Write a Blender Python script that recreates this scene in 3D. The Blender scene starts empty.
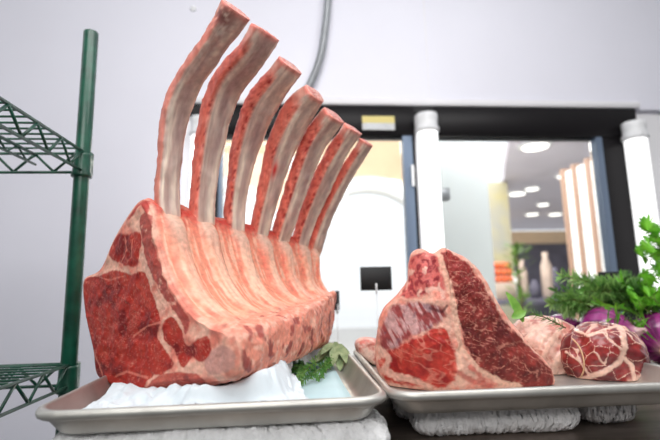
import bpy, math, random
import numpy as np
from mathutils import Matrix, Vector

# ------------------------------------------------------------------ camera, world, light
SC = bpy.context.scene
COL = SC.collection
CAMZ = 1.08                                  # eye height above the floor
F_PX, YAW, PITCH, ROLL = 440.0, math.radians(4.4), math.radians(8.75), math.radians(1.2)
FW = np.array([math.sin(YAW)*math.cos(PITCH), math.cos(YAW)*math.cos(PITCH), math.sin(PITCH)])
R0 = np.array([math.cos(YAW), -math.sin(YAW), 0.0])
U0 = np.cross(R0, FW)
RT = math.cos(ROLL)*R0 - math.sin(ROLL)*U0
UP = math.cos(ROLL)*U0 + math.sin(ROLL)*R0
cd = bpy.data.cameras.new('camera'); cam = bpy.data.objects.new('camera', cd); COL.objects.link(cam)
cd.sensor_width = 36; cd.lens = 24; cd.clip_start = .01; cd.clip_end = 200
m = Matrix.Identity(4)
for i in range(3):
    m[i][0] = RT[i]; m[i][1] = UP[i]; m[i][2] = -FW[i]
m[2][3] = CAMZ
cam.matrix_world = m
cd.dof.use_dof = True; cd.dof.focus_distance = .56; cd.dof.aperture_fstop = 3.6
SC.camera = cam

W = bpy.data.worlds.new('world'); SC.world = W; W.use_nodes = True
bg = W.node_tree.nodes['Background']
# bright overcast daylight in front, the dimmer depth of the shop behind and below
_n = W.node_tree.nodes; _l = W.node_tree.links
_t = _n.new('ShaderNodeTexCoord'); _s = _n.new('ShaderNodeSeparateXYZ'); _l.new(_t.outputs['Generated'], _s.inputs[0])
_r = _n.new('ShaderNodeMapRange'); _r.inputs[1].default_value = -.25; _r.inputs[2].default_value = .35; _r.inputs[3].default_value = .30; _r.inputs[4].default_value = 1.5
_l.new(_s.outputs[1], _r.inputs[0])
_d = _n.new('ShaderNodeMapRange'); _d.inputs[1].default_value = -.5; _d.inputs[2].default_value = .2; _d.inputs[3].default_value = .4; _d.inputs[4].default_value = 1.0
_l.new(_s.outputs[2], _d.inputs[0])
_m = _n.new('ShaderNodeMath'); _m.operation = 'MULTIPLY'; _l.new(_r.outputs[0], _m.inputs[0]); _l.new(_d.outputs[0], _m.inputs[1])
bg.inputs[0].default_value = (.95, .97, 1, 1); _l.new(_m.outputs[0], bg.inputs[1])

def area(name, loc, target, sx, sy, power, col=(1, 1, 1)):
    l = bpy.data.lights.new(name, 'AREA'); l.shape = 'RECTANGLE'; l.size = sx; l.size_y = sy
    l.energy = power; l.color = col
    o = bpy.data.objects.new(name, l); COL.objects.link(o); o.location = loc
    o.rotation_euler = (Vector(target)-Vector(loc)).to_track_quat('-Z', 'Y').to_euler()
    return o
area('room_ceiling_light', (.2, .2, CAMZ+1.25), (.05, 1.0, CAMZ+.2), 1.8, .6, 18.5, (1, .99, .98))
area('room_ceiling_light_rear', (-.2, -1.0, CAMZ+.9), (0, .7, CAMZ), 1.4, .7, 17.5, (1, .98, .96))
area('pillar_fill_light', (1.3, 1.75, CAMZ+1.22), (1.6, 4.0, CAMZ-.2), 1.2, .3, 15)  # unseen fill light added to brighten the front of the white shop pillar
area('arcade_fill_light', (.1, 3.2, CAMZ+2.6), (.1, 5.2, CAMZ), 2.5, 1.0, 100)  # extra area light added to lift the arches that face the camera
area('shop_fill_light', (1.5, 4.0, CAMZ+1.2), (1.6, 4.2, CAMZ-1), 2.4, 3.5, 115, (1, .99, .97))  # added fill below the shop ceiling, brightens the shop by floor bounce
SC.view_settings.view_transform = 'Standard'; SC.view_settings.look = 'None'
SC.view_settings.gamma = 1; SC.view_settings.use_curve_mapping = False
SC.view_settings.exposure = 0.0

# ------------------------------------------------------------------ helpers
O = np.array([0, 0, CAMZ])
def ray(x, y): return FW + RT*(x-330)/F_PX - UP*(y-220)/F_PX
def at(x, y, Y):                              # world point on the view ray at depth Y
    d = ray(x, y); return O + d*(Y/d[1])
def onz(x, y, z):                             # world point on the plane at camera height + z
    d = ray(x, y); return O + d*(z/d[2])
def onplane(x, y, P, n):
    d = ray(x, y); return O + d*(np.dot(P-O, n)/np.dot(d, n))
def proj(P):
    P = np.atleast_2d(P)-O; w = P@FW
    return np.stack([330+F_PX*(P@RT)/w, 220-F_PX*(P@UP)/w], 1)
def s2l(c):
    c = np.asarray(c, float)/255.0
    return np.where(c <= .04045, c/12.92, ((c+.055)/1.055)**2.4)
def smooth(a, b, x):
    t = np.clip((x-a)/(b-a), 0, 1); return t*t*(3-2*t)
def mixc(A, B, f): f = np.asarray(f)[:, None]; return A*(1-f)+np.asarray(B)*f

def _h(i, j, k, s):
    v = (i*374761393 + j*668265263 + k*2147483647 + s*974634777) & 0xffffffff
    v = ((v ^ (v >> 13))*1274126177) & 0xffffffff
    v = ((v ^ (v >> 16))*2246822519) & 0xffffffff
    return ((v ^ (v >> 15)) & 0xffffff)/float(0xffffff)
def vnoise(P, s=0):
    P = np.asarray(P, float); I = np.floor(P).astype(np.int64); f = P-I; f = f*f*(3-2*f)
    r = 0
    for a in (0, 1):
        for b in (0, 1):
            for c in (0, 1):
                w = (f[:, 0] if a else 1-f[:, 0])*(f[:, 1] if b else 1-f[:, 1])*(f[:, 2] if c else 1-f[:, 2])
                r = r + w*_h(I[:, 0]+a, I[:, 1]+b, I[:, 2]+c, s)
    return r
def fbm(P, s=0, o=4):
    P = np.asarray(P, float); r = 0; a = .5; t = 0
    for k in range(o):
        r = r+a*vnoise(P*(2**k)+17.3*k, s+k); t += a; a *= .5
    return r/t
def ridged(P, s=0, o=3):
    return 1-np.abs(2*fbm(P, s, o)-1)*2.2

def poly_sd(p, poly):                         # signed distance, negative inside
    poly = np.asarray(poly, float); p = np.asarray(p, float)
    d = np.full(len(p), 1e9); ins = np.zeros(len(p), bool)
    n = len(poly)
    for i in range(n):
        a = poly[i]; b = poly[(i+1) % n]; e = b-a; w = p-a
        t = np.clip((w@e)/max(e@e, 1e-9), 0, 1)
        q = w-t[:, None]*e; d = np.minimum(d, np.hypot(q[:, 0], q[:, 1]))
        c = ((a[1] > p[:, 1]) != (b[1] > p[:, 1]))
        with np.errstate(divide='ignore', invalid='ignore'):
            xx = (b[0]-a[0])*(p[:, 1]-a[1])/((b[1]-a[1]) if b[1] != a[1] else 1e-9)+a[0]
        ins ^= c & (p[:, 0] < xx)
    return np.where(ins, -d, d)
def line_d(p, L):
    L = np.asarray(L, float); d = np.full(len(p), 1e9)
    for a, b in zip(L[:-1], L[1:]):
        e = b-a; w = p-a; t = np.clip((w@e)/max(e@e, 1e-9), 0, 1)
        q = w-t[:, None]*e; d = np.minimum(d, np.hypot(q[:, 0], q[:, 1]))
    return d
def catmull(P, t, closed=True):
    P = np.asarray(P, float); n = len(P); t = np.asarray(t, float)
    i = np.floor(t).astype(int); f = (t-i)[:, None]
    g = (lambda k: P[k % n]) if closed else (lambda k: P[np.clip(k, 0, n-1)])
    a, b, c, d = g(i-1), g(i), g(i+1), g(i+2)
    return .5*((2*b)+(c-a)*f+(2*a-5*b+4*c-d)*f*f+(3*b-a-3*c+d)*f**3)

def org(o):
    v = np.zeros(3)
    while o is not None: v = v+np.array(o.location); o = o.parent
    return v
def prop(o, label=None, cat=None, group=None, kind=None):
    if label: o['label'] = label
    if cat: o['category'] = cat
    if group: o['group'] = group
    if kind: o['kind'] = kind
    return o
def empty(name, loc, label=None, cat=None, group=None, kind=None):
    o = bpy.data.objects.new(name, None); COL.objects.link(o); o.location = tuple(loc)
    o.empty_display_size = .02
    return prop(o, label, cat, group, kind)
def mk(name, V, Fc, mat, parent=None, cols=None, sm=True, **kw):
    V = np.asarray(V, float)
    if parent is None:
        base = np.array([(V[:, 0].min()+V[:, 0].max())/2, (V[:, 1].min()+V[:, 1].max())/2, V[:, 2].min()]); off = base
    else: base = np.zeros(3); off = org(parent)
    me = bpy.data.meshes.new(name)
    me.from_pydata((V-off).tolist(), [], [tuple(int(i) for i in f) for f in Fc]); me.update()
    if sm: me.polygons.foreach_set('use_smooth', [True]*len(me.polygons))
    if cols is not None:
        ca = me.color_attributes.new('Col', 'FLOAT_COLOR', 'POINT')
        c = np.ones((len(V), 4), np.float32); c[:, :3] = np.clip(cols, 0, 1); ca.data.foreach_set('color', c.ravel())
    me.materials.append(mat)
    o = bpy.data.objects.new(name, me); COL.objects.link(o); o.location = tuple(base)
    if parent is not None: o.parent = parent
    return prop(o, **kw)
class MB:
    def __init__(s): s.V = []; s.F = []
    def add(s, V, Fc):
        n = len(s.V); s.V.extend([tuple(v) for v in V]); s.F.extend([tuple(i+n for i in f) for f in Fc])
    def box(s, x0, y0, z0, x1, y1, z1, b=0):
        if b <= 0:
            V = [(x, y, z) for x in (x0, x1) for y in (y0, y1) for z in (z0, z1)]
            s.add(V, [(0, 1, 3, 2), (4, 6, 7, 5), (0, 4, 5, 1), (2, 3, 7, 6), (0, 2, 6, 4), (1, 5, 7, 3)]); return
        # bevelled box: rounded-rect rings
        cx, cy = (x0+x1)/2, (y0+y1)/2; hx, hy = (x1-x0)/2, (y1-y0)/2
        rings = [rrect(cx, cy, hx-b, hy-b, b*.3, 3, z0), rrect(cx, cy, hx, hy, b, 3, z0+b), rrect(cx, cy, hx, hy, b, 3, z1-b), rrect(cx, cy, hx-b, hy-b, b*.3, 3, z1)]
        V, Fc = loft(rings); s.add(V, Fc)
    def tube(s, P, r, n=10, cap=True):
        P = np.asarray(P, float); r = np.broadcast_to(np.asarray(r, float), (len(P),))
        T = np.gradient(P, axis=0) if len(P) > 2 else np.array([P[1]-P[0]]*2)
        T = T/np.linalg.norm(T, axis=1)[:, None]
        up = np.array([0, 0, 1.]) if abs(T[0][2]) < .9 else np.array([1., 0, 0])
        N = np.cross(T[0], up); N /= np.linalg.norm(N); rings = []
        for p, t, rr in zip(P, T, r):
            N = N-t*(N@t); N /= np.linalg.norm(N); B = np.cross(t, N)
            rings.append([p+rr*(math.cos(a)*N+math.sin(a)*B) for a in np.linspace(0, 2*math.pi, n, endpoint=False)])
        V, Fc = loft(rings, cap); s.add(V, Fc)
    def lathe(s, c, prof, n=24):
        rings = [[(c[0]+r*math.cos(a), c[1]+r*math.sin(a), c[2]+z) for a in np.linspace(0, 2*math.pi, n, endpoint=False)] for r, z in prof]
        V, Fc = loft(rings); s.add(V, Fc)
    def build(s, name, mat, parent=None, sm=True, **kw): return mk(name, s.V, s.F, mat, parent, None, sm, **kw)
def loft(rings, cap=True):
    n = len(rings[0]); V = [tuple(v) for r in rings for v in r]; Fc = []
    for k in range(len(rings)-1):
        for i in range(n):
            j = (i+1) % n; Fc.append((k*n+i, k*n+j, (k+1)*n+j, (k+1)*n+i))
    if cap:
        Fc.append(tuple(range(n-1, -1, -1))); Fc.append(tuple((len(rings)-1)*n+i for i in range(n)))
    return V, Fc
def rrect(cx, cy, hx, hy, r, k, z, rot=0):
    P = []
    r = max(r, 1e-4)
    for sx, sy, a0 in ((1, 1, 0), (-1, 1, 90), (-1, -1, 180), (1, -1, 270)):
        for i in range(k+1):
            a = math.radians(a0+90*i/k)
            x, y = sx*(hx-r)+r*math.cos(a), sy*(hy-r)+r*math.sin(a)
            P.append((cx+x*math.cos(rot)-y*math.sin(rot), cy+x*math.sin(rot)+y*math.cos(rot), z))
    return P

# ------------------------------------------------------------------ materials
def mat(name, col, rough=.5, metal=0, noise=0, nscale=20, bump=0, bscale=60, spec=.5, coat=0, sss=0, trans=0, col2=None, stretch=None):
    m = bpy.data.materials.new(name); m.use_nodes = True; nt = m.node_tree; b = nt.nodes['Principled BSDF']
    c = tuple(s2l(col))+(1,)
    b.inputs['Base Color'].default_value = c; b.inputs['Roughness'].default_value = rough; b.inputs['Metallic'].default_value = metal
    b.inputs['Specular IOR Level'].default_value = spec; b.inputs['Coat Weight'].default_value = coat; b.inputs['Coat Roughness'].default_value = .15
    b.inputs['Subsurface Weight'].default_value = sss; b.inputs['Subsurface Scale'].default_value = .004
    tc = nt.nodes.new('ShaderNodeTexCoord'); mp = nt.nodes.new('ShaderNodeMapping'); nt.links.new(tc.outputs['Object'], mp.inputs[0])
    if stretch: mp.inputs['Scale'].default_value = stretch
    if noise or col2:
        n = nt.nodes.new('ShaderNodeTexNoise'); n.inputs['Scale'].default_value = nscale; n.inputs['Detail'].default_value = 5
        nt.links.new(mp.outputs[0], n.inputs[0])
        r = nt.nodes.new('ShaderNodeMix'); r.data_type = 'RGBA'
        k2 = tuple(s2l(col2))+(1,) if col2 else tuple(x*(1-noise) for x in c[:3])+(1,)
        r.inputs[6].default_value = c; r.inputs[7].default_value = k2
        rp = nt.nodes.new('ShaderNodeMapRange'); rp.inputs[1].default_value = .35; rp.inputs[2].default_value = .65
        nt.links.new(n.outputs[0], rp.inputs[0]); nt.links.new(rp.outputs[0], r.inputs[0]); nt.links.new(r.outputs[2], b.inputs['Base Color'])
    if bump:
        n = nt.nodes.new('ShaderNodeTexNoise'); n.inputs['Scale'].default_value = bscale; n.inputs['Detail'].default_value = 4
        nt.links.new(mp.outputs[0], n.inputs[0])
        bp = nt.nodes.new('ShaderNodeBump'); bp.inputs['Strength'].default_value = bump; bp.inputs['Distance'].default_value = .002
        nt.links.new(n.outputs[0], bp.inputs['Height']); nt.links.new(bp.outputs[0], b.inputs['Normal'])
    return m
def vmat(name, rough=.4, spec=.5, coat=.15, sss=.05, bump=.4, bscale=250, mott=.25, mscale=180, stretch=None):
    m = bpy.data.materials.new(name); m.use_nodes = True; nt = m.node_tree; b = nt.nodes['Principled BSDF']
    a = nt.nodes.new('ShaderNodeAttribute'); a.attribute_name = 'Col'
    tc = nt.nodes.new('ShaderNodeTexCoord'); mp = nt.nodes.new('ShaderNodeMapping'); nt.links.new(tc.outputs['Object'], mp.inputs[0])
    if stretch: mp.inputs['Scale'].default_value = stretch
    n = nt.nodes.new('ShaderNodeTexNoise'); n.inputs['Scale'].default_value = mscale; n.inputs['Detail'].default_value = 6; nt.links.new(mp.outputs[0], n.inputs[0])
    rp = nt.nodes.new('ShaderNodeMapRange'); rp.inputs[1].default_value = .3; rp.inputs[2].default_value = .7
    rp.inputs[3].default_value = 1-mott; rp.inputs[4].default_value = 1+mott
    nt.links.new(n.outputs[0], rp.inputs[0])
    x = nt.nodes.new('ShaderNodeVectorMath'); x.operation = 'SCALE'; nt.links.new(a.outputs['Color'], x.inputs[0]); nt.links.new(rp.outputs[0], x.inputs['Scale'])
    nt.links.new(x.outputs[0], b.inputs['Base Color'])
    b.inputs['Roughness'].default_value = rough; b.inputs['Specular IOR Level'].default_value = spec
    b.inputs['Coat Weight'].default_value = coat; b.inputs['Coat Roughness'].default_value = .2
    b.inputs['Subsurface Weight'].default_value = sss; b.inputs['Subsurface Scale'].default_value = .003
    n2 = nt.nodes.new('ShaderNodeTexNoise'); n2.inputs['Scale'].default_value = bscale; n2.inputs['Detail'].default_value = 4; nt.links.new(mp.outputs[0], n2.inputs[0])
    bp = nt.nodes.new('ShaderNodeBump'); bp.inputs['Strength'].default_value = bump; bp.inputs['Distance'].default_value = .0012
    nt.links.new(n2.outputs[0], bp.inputs['Height']); nt.links.new(bp.outputs[0], b.inputs['Normal'])
    return m
def emis(name, col, st):
    m = bpy.data.materials.new(name); m.use_nodes = True; b = m.node_tree.nodes['Principled BSDF']
    b.inputs['Base Color'].default_value = (.9, .9, .9, 1); b.inputs['Emission Color'].default_value = tuple(s2l(col))+(1,); b.inputs['Emission Strength'].default_value = st
    return m
def glassmat(name):
    m = bpy.data.materials.new(name); m.use_nodes = True; nt = m.node_tree; nt.nodes.remove(nt.nodes['Principled BSDF'])
    t = nt.nodes.new('ShaderNodeBsdfTransparent'); g = nt.nodes.new('ShaderNodeBsdfGlossy'); g.inputs['Roughness'].default_value = .02
    t.inputs[0].default_value = (.96, .97, .97, 1)
    f = nt.nodes.new('ShaderNodeFresnel'); f.inputs[0].default_value = 1.45; x = nt.nodes.new('ShaderNodeMixShader')
    nt.links.new(f.outputs[0], x.inputs[0]); nt.links.new(t.outputs[0], x.inputs[1]); nt.links.new(g.outputs[0], x.inputs[2])
    nt.links.new(x.outputs[0], nt.nodes['Material Output'].inputs[0]); return m

M = dict(
    wall=mat('painted_panel', (236, 236, 247), .45, noise=.03, nscale=3, bump=.08, bscale=150),
    trim=mat('white_trim', (236, 235, 238), .4),
    black=mat('black_anodised_frame', (20, 17, 20), .45, noise=.2, nscale=8, spec=.25),
    steelblue=mat('blue_grey_gasket', (112, 128, 150), .4, metal=.3),
    cap=mat('white_plastic', (235, 236, 238), .35),
    tube=emis('lit_tube_cover', (255, 255, 255), 1.1),
    lamp=emis('lit_lamp_lens', (255, 250, 240), 3.0),
    glass=glassmat('clear_glass'),
    green=mat('green_epoxy', (4, 56, 42), .35, noise=.35, nscale=40, bump=.2, bscale=120, coat=.2, col2=(12, 82, 62)),
    galv=mat('galvanised_steel', (178, 182, 186), .38, metal=.6, noise=.15, nscale=30),
    alu=mat('sheet_aluminium', (196, 194, 188), .42, metal=.72, noise=.22, nscale=22, bump=.15, bscale=90),
    counter=mat('dark_steel_counter', (128, 116, 108), .34, metal=.7, noise=.5, nscale=6, stretch=(1, 6, 1)),
    floor=mat('grey_floor', (95, 95, 98), .5, noise=.15, nscale=4),
    shopfloor=mat('pale_shop_floor', (222, 218, 212), .35, noise=.1, nscale=2),
    towel=mat('white_terry', (246, 246, 247), .95, noise=.12, nscale=140, bump=.9, bscale=420, spec=.1),
    paper=mat('white_butcher_paper', (218, 228, 234), .6, noise=.05, nscale=30, bump=.3, bscale=70, spec=.3),
    liner=mat('pale_blue_liner', (196, 226, 232), .55, noise=.06, nscale=25, bump=.1, bscale=200),
    meat=vmat('raw_beef', .5, .3, .04, mott=.17), fat=vmat('beef_fat', .45, .4, .1, .1, .5, 300, .12, 220),
    bone=vmat('rib_bone', .42, .45, .12, .05, .5, 160, .18, 130, (1, 1, .25)),
    caul=vmat('caul_wrapped_meat', .28, .5, .3, .05, .35, 200, .18, 150),
    onion=vmat('red_onion_skin', .16, .6, .5, .05, .1, 60, .12, 40, (3, 3, .3)),
    twine=mat('pale_twine', (222, 178, 140), .8, noise=.2, nscale=300),
    rosemary=mat('rosemary_leaf', (104, 164, 70), .45, col2=(176, 212, 128), nscale=50),
    rosedark=mat('dark_rosemary_leaf', (66, 118, 50), .45, col2=(120, 168, 84), nscale=50),
    parsley=mat('parsley_leaf', (78, 160, 30), .45, col2=(135, 205, 62), nscale=35),
    sage=mat('sage_leaf', (122, 142, 98), .75, col2=(160, 174, 132), nscale=80, bump=.8, bscale=500),
    basil=mat('bright_green_leaf', (96, 152, 52), .4, col2=(138, 184, 82), nscale=60),
    stem=mat('green_stem', (120, 150, 70), .5, noise=.3, nscale=80),
    wood=mat('woody_stem', (104, 92, 54), .7, noise=.3, nscale=80),
    card=mat('black_chalk_card', (22, 22, 24), .6, noise=.2, nscale=60),
    sticker=mat('grey_white_label', (205, 206, 206), .5, noise=.08, nscale=50),
    yellow=mat('yellow_label_band', (224, 208, 130), .5),
    shopwhite=mat('white_plaster', (240, 242, 240), .6, noise=.03, nscale=5),
    pillar=mat('grey_white_plaster', (222, 228, 224), .6, noise=.03, nscale=5),
    ceil=mat('shop_ceiling', (226, 221, 232), .7, noise=.1, nscale=3),
    peach=mat('peach_plaster', (236, 206, 168), .7, noise=.1, nscale=4),
    ochre=mat('ochre_pillar', (190, 178, 128), .6, noise=.4, nscale=3, col2=(165, 164, 156)),
    dark=mat('dark_shop_wall', (104, 100, 118), .6, noise=.35, nscale=4),
    orange=mat('orange_fruit', (226, 104, 52), .5, noise=.25, nscale=30),
    brown=mat('brown_frame', (150, 118, 98), .5),
    plant=mat('shop_plant', (110, 150, 50), .6, noise=.4, nscale=30),
    pale=mat('pale_crate', (198, 176, 160), .6, noise=.2, nscale=10),
)

# ------------------------------------------------------------------ the room
WY = 1.50                                     # front of the wall
def wz(py, px=400): return at(px, py, WY)[2]
def wx(px, py=200): return at(px, py, WY)[0]
HT, HB = wz(107), wz(136)                     # header top and bottom
XL, XR = wx(191, 110), wx(634, 112)           # opening ends
XLL = XL-.03
XRR = at(662, 128, WY)[0]+.35
b = MB()
b.box(-2.6, WY, 0, XLL, WY+.09, 2.9); b.box(XLL, WY, HT, XRR, WY+.09, 2.9); b.box(XRR, WY, 0, 3.2, WY+.09, 2.9)
b.build('wall_back', M['wall'], sm=False, kind='structure')
b = MB(); b.box(XLL, WY-.012, HT+.002, XR+.02, WY, HT+.028, .004)
b.build('trim_1', M['trim'], kind='structure')
b = MB(); jx = at(427, 60, WY)[0]; b.box(jx-.0015, WY-.002, HT+.03, jx+.0015, WY, 2.9)
b.build('trim_2', M['trim'], sm=False, kind='structure')
b = MB(); b.box(-2.6, -2.2, -.05, 3.2, WY+.09, 0); b.build('floor', M['floor'], sm=False, kind='structure')
b = MB(); b.box(-8, WY+.09, -.05, 9, 12, -.001); b.build('floor_shop', M['shopfloor'], sm=False, kind='structure')

SILL = .30
def door(name, x0, x1, left_black, left_blue, right_black, right_blue, label_cat=None):
    d = empty(name, ((x0+x1)/2, WY, SILL), kind='structure')
    f = MB(); f.box(x0, WY-.01, HB, x1, WY+.06, HT, .004); f.build('header', M['black'], d)
    f = MB(); f.box(x0, WY-.01, SILL-.08, x1, WY+.06, SILL, .004); f.build('sill', M['black'], d)
    f = MB(); f.box(x0, WY, SILL, x0+left_black, WY+.06, HB); f.box(x1-right_black, WY, SILL, x1, WY+.06, HB); f.build('jamb', M['black'], d, sm=False)
    f = MB()
    if left_blue: f.box(x0+left_black, WY+.012, SILL, x0+left_black+left_blue, WY+.05, HB)
    if right_blue: f.box(x1-right_black-right_blue, WY-.004, SILL, x1-right_black, WY+.027, HB)
    if f.V: f.build('gasket', M['steelblue'], d, sm=False)
    gx0, gx1 = x0+left_black+left_blue, x1-right_black-right_blue
    f = MB(); f.box(gx0, WY+.028, HB-.006, gx1, WY+.038, HB); f.build('top_seal', M['galv'], d, sm=False)
    f = MB(); f.box(gx0, WY+.030, SILL, gx1, WY+.036, HB-.006); f.build('glass', M['glass'], d, sm=False)
    return d
xm0 = wx(404, 180); xm1 = wx(417, 180)
d1 = door('door_1', wx(213, 180), xm1, .016, .012, .012, .034)
st = MB(); p, q = at(362, 116, WY-.011), at(395, 130, WY-.011)
st.box(p[0], WY-.0115, q[2], q[0], WY-.010, p[2]); lb = st.build('warning_label', M['sticker'], d1, sm=False)
st = MB(); st.box(p[0], WY-.0122, (p[2]*.5+q[2]*.5), q[0], WY-.0115, p[2]); st.build('label_band', M['yellow'], lb, sm=False)
st = MB()
for k in range(3): st.box(p[0]+.01, WY-.0122, q[2]+.006+.008*k, q[0]-.012-.01*k, WY-.0115, q[2]+.009+.008*k)
st.build('label_print', M['galv'], lb, sm=False)
# small latch plate on the mullion
st = MB(); p, q = at(411, 165, WY-.014), at(415, 186, WY-.014); st.box(p[0], WY-.0155, q[2], q[0], WY-.012, p[2]); st.build('strike_plate', M['cap'], d1, sm=False)
d2 = door('door_2', wx(437, 190), XR, .003, 0, (XR-wx(606, 180)), wx(606, 180)-wx(600, 180))
st = MB(); p = at(443, 194, WY); st.box(p[0]-.022, WY-.006, p[2]-.022, p[0]+.024, WY+.03, p[2]+.022, .003); st.build('hinge_plate', M['galv'], d2)
# mullions carrying the lamps
b = MB(); b.box(xm1, WY+.02, SILL-.08, wx(437, 190), WY+.06, HT); b.build('trim_3', M['trim'], sm=False, kind='structure')
b = MB(); b.box(xm1, WY-.006, wz(113), wx(437, 190), WY+.02, HT); b.build('trim_4', M['black'], sm=False, kind='structure')
b = MB(); b.box(XLL, WY+.02, SILL-.08, wx(213, 180), WY+.06, HT); b.build('trim_5', M['trim'], sm=False, kind='structure')
b = MB(); b.box(XLL, WY-.006, wz(116), wx(213, 180), WY+.02, HT); b.build('trim_6', M['black'], sm=False, kind='structure')
b = MB(); b.box(XR, WY+.02, SILL-.08, XR+.13, WY+.06, wz(112, 640)); b.build('trim_7', M['trim'], sm=False, kind='structure')
b = MB(); xr2 = at(657, 132, WY)[0]+.01; b.box(XR+.13, WY, SILL-.08, XRR, WY+.06, HT); b.build('trim_8', M['galv'], sm=False, kind='structure')

def tube_light(px, py, r, label, y=WY-.045):
    p = at(px, py, y); z0 = SILL+.02
    t = empty('fluorescent_tube', (p[0], y, z0), label, 'light', 'upright tube lights between the glass doors')
    c = MB(); c.lathe((p[0], y, p[2]), [(r*.6, .0), (r*.98, -.004), (r*1.02, -.02), (r*.98, -.028), (r*.98, -.055), (r*1.12, -.058), (r*1.12, -.066), (r*.98, -.070)], 28)
    c.box(p[0]-r*.5, y+r*.5, p[2]-.05, p[0]+r*.5, WY+.02, p[2]-.012); c.build('end_cap', M['cap'], t)
    c = MB(); c.lathe((p[0], y, 0), [(r*.9, z0), (r*.93, z0+.005), (r*.93, p[2]-.07), (r*.9, p[2]-.068)], 28); c.build('lamp_tube', M['tube'], t)
tube_light(426, 114, .039, 'glowing white upright tube light between the two glass doors')
tube_light(633, 122, .039, 'glowing white upright tube light at the far right, behind the parsley')
tube_light(201, 117, .033, 'glowing white tube light seen in the gap between the first two ribs')

# conduit
cp = catmull([at(x, y, WY-.03) for x, y in ((334, -70), (330, -35), (328, 0), (325, 30), (321, 55), (313, 78), (303, 96), (296, 106))], np.linspace(0, 6.999, 340), False)
b = MB(); b.tube(cp,   .0130+.0018*np.sin(np.arange(340)*2*math.pi/4), 14)
cnd = b.build('flexible_conduit', M['galv'], label='grey corrugated metal conduit curving down the white wall above the left glass door', cat='conduit')
b = MB(); pp = at(193.5, 9, WY); b.lathe((0, 0, 0), [(.012, 0), (.0115, .004), (.007, .0065), (.002, .007)], 20)
V = [(pp[0]+x, WY-z, pp[2]+y) for x, y, z in b.V]
mk('screw_cap', V, b.F, M['cap'], label='small round white screw cap on the wall at upper left', cat='screw cap')

# ------------------------------------------------------------------ the shop beyond the glass
b = MB(); b.box(at(440, 200, 2.2)[0], 2.2, 0, at(489, 200, 2.2)[0], 2.5, CAMZ+1.5)
b.build('shop_pillar', M['pillar'], sm=False, label='broad white square pillar seen through the right glass door at its left side', cat='pillar')
b = MB(); c = at(501, 220, 5.4); b.box(c[0]-.16, 5.4, 0, c[0]+.12, 5.65, CAMZ+1.31)
b.build('ochre_pillar', M['ochre'], sm=False, label='blurred ochre yellow pillar beside the white pillar in the shop', cat='pillar')
CZ = CAMZ+1.32
V = [(1.05, 1.65, CZ), (4.2, 1.65, CZ), (8.5, 10.5, CZ), (4.9, 10.5, CZ)]; V += [(x, y, CZ+.1) for x, y, _ in V]
mk('ceiling_shop', V, [(0, 1, 2, 3), (7, 6, 5, 4), (0, 4, 5, 1), (1, 5, 6, 2), (2, 6, 7, 3), (3, 7, 4, 0)], M['ceil'], sm=False, kind='structure')
b = MB(); b.box(3.5, 8.2, 0, 7.6, 8.4, at(540, 244, 8.2)[2]); b.build('wall_shop', M['dark'], sm=False, kind='structure')
b = MB(); b.box(3.3, 8.0, at(540, 243, 8)[2], 7.8, 8.2, at(540, 231, 8)[2]); b.build('trim_9', M['peach'], sm=False, kind='structure')
for k, (x, y, r) in enumerate(((535, 144, .14), (517, 192, .13), (532, 187, .10), (567, 174, .13), (532, 213, .13), (555, 213, .13), (543, 203, .1))):
    d = ray(x, y); p = O+d*((CZ-CAMZ)/d[2]); t = MB()
    t.lathe((p[0], p[1], CZ), [(r*1.15, 0), (r*1.15, -.02), (r, -.03)], 24); L = t.build('recessed_lamp', M['cap'], label='round recessed lamp glowing in the grey shop ceiling' if k else 'largest and nearest round lamp in the grey shop ceiling', cat='lamp', group='lamps in the shop ceiling')
    t = MB(); t.lathe((p[0], p[1], CZ), [(r*.85, -.0305), (r*.8, -.038)], 24); t.build('lens', M['lamp'], L)
# side panels of the shop front on the right
xs = 2.4
panels = empty('panel_screen', (xs+.03, 3.3, 0), 'row of tall white panels with brown posts at the right side of the shop', 'screen')
zt = CAMZ+.98
ys = [2.9, 3.12, 3.34, 3.52, 3.68]
for k in range(len(ys)-1):
    b = MB(); b.box(xs, ys[k]+.03, .1, xs+.03, ys[k+1]-.02, zt-.0); b.build('panel', M['shopwhite'], panels, sm=False)
for k, y in enumerate(ys):
    b = MB(); b.box(xs-.02, y-.02, 0, xs+.05, y+.03, zt+.03); b.build('post', M['brown'], panels, sm=False)
# shop goods: blurred blocks of colour on a dark table
def table(x0, y0, x1, y1, z, label):
    t = empty('display_table', ((x0+x1)/2, (y0+y1)/2, 0), label, 'table')
    b = MB(); b.box(x0, y0, z-.05, x1, y1, z, .01); b.build('table_top', M['dark'], t)
    for x in (x0+.05, x1-.12):
        for y in (y0+.05, y1-.12):
            b = MB(); b.box(x, y, 0, x+.07, y+.07, z-.05); b.build('leg', M['black'], t, sm=False)
def ball(c, r, n=12, sq=1.0):
    m_ = n//2+1; rings = []
    for i in range(1, m_):
        th = math.pi*i/m_
        rings.append([(c[0]+r*math.sin(th)*math.cos(a), c[1]+r*math.sin(th)*math.sin(a), c[2]+r*sq*math.cos(th)) for a in np.linspace(0, 2*math.pi, n, endpoint=False)])
    return loft(rings)
c = at(520, 300, 4.4); zt2 = c[2]
table(c[0]-.35, 4.45, c[0]+1.1, 5.0, zt2, 'dark display table seen through the right glass door')
rnd = random.Random(4)
cr = at(503, 300, 4.55)
b = MB(); b.box(cr[0]-.12, 4.5, zt2, cr[0]+.13, 4.7, zt2+.18, .01); b.build('crate', M['pale'], label='pale crate holding the orange fruit on the dark table', cat='crate')
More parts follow.
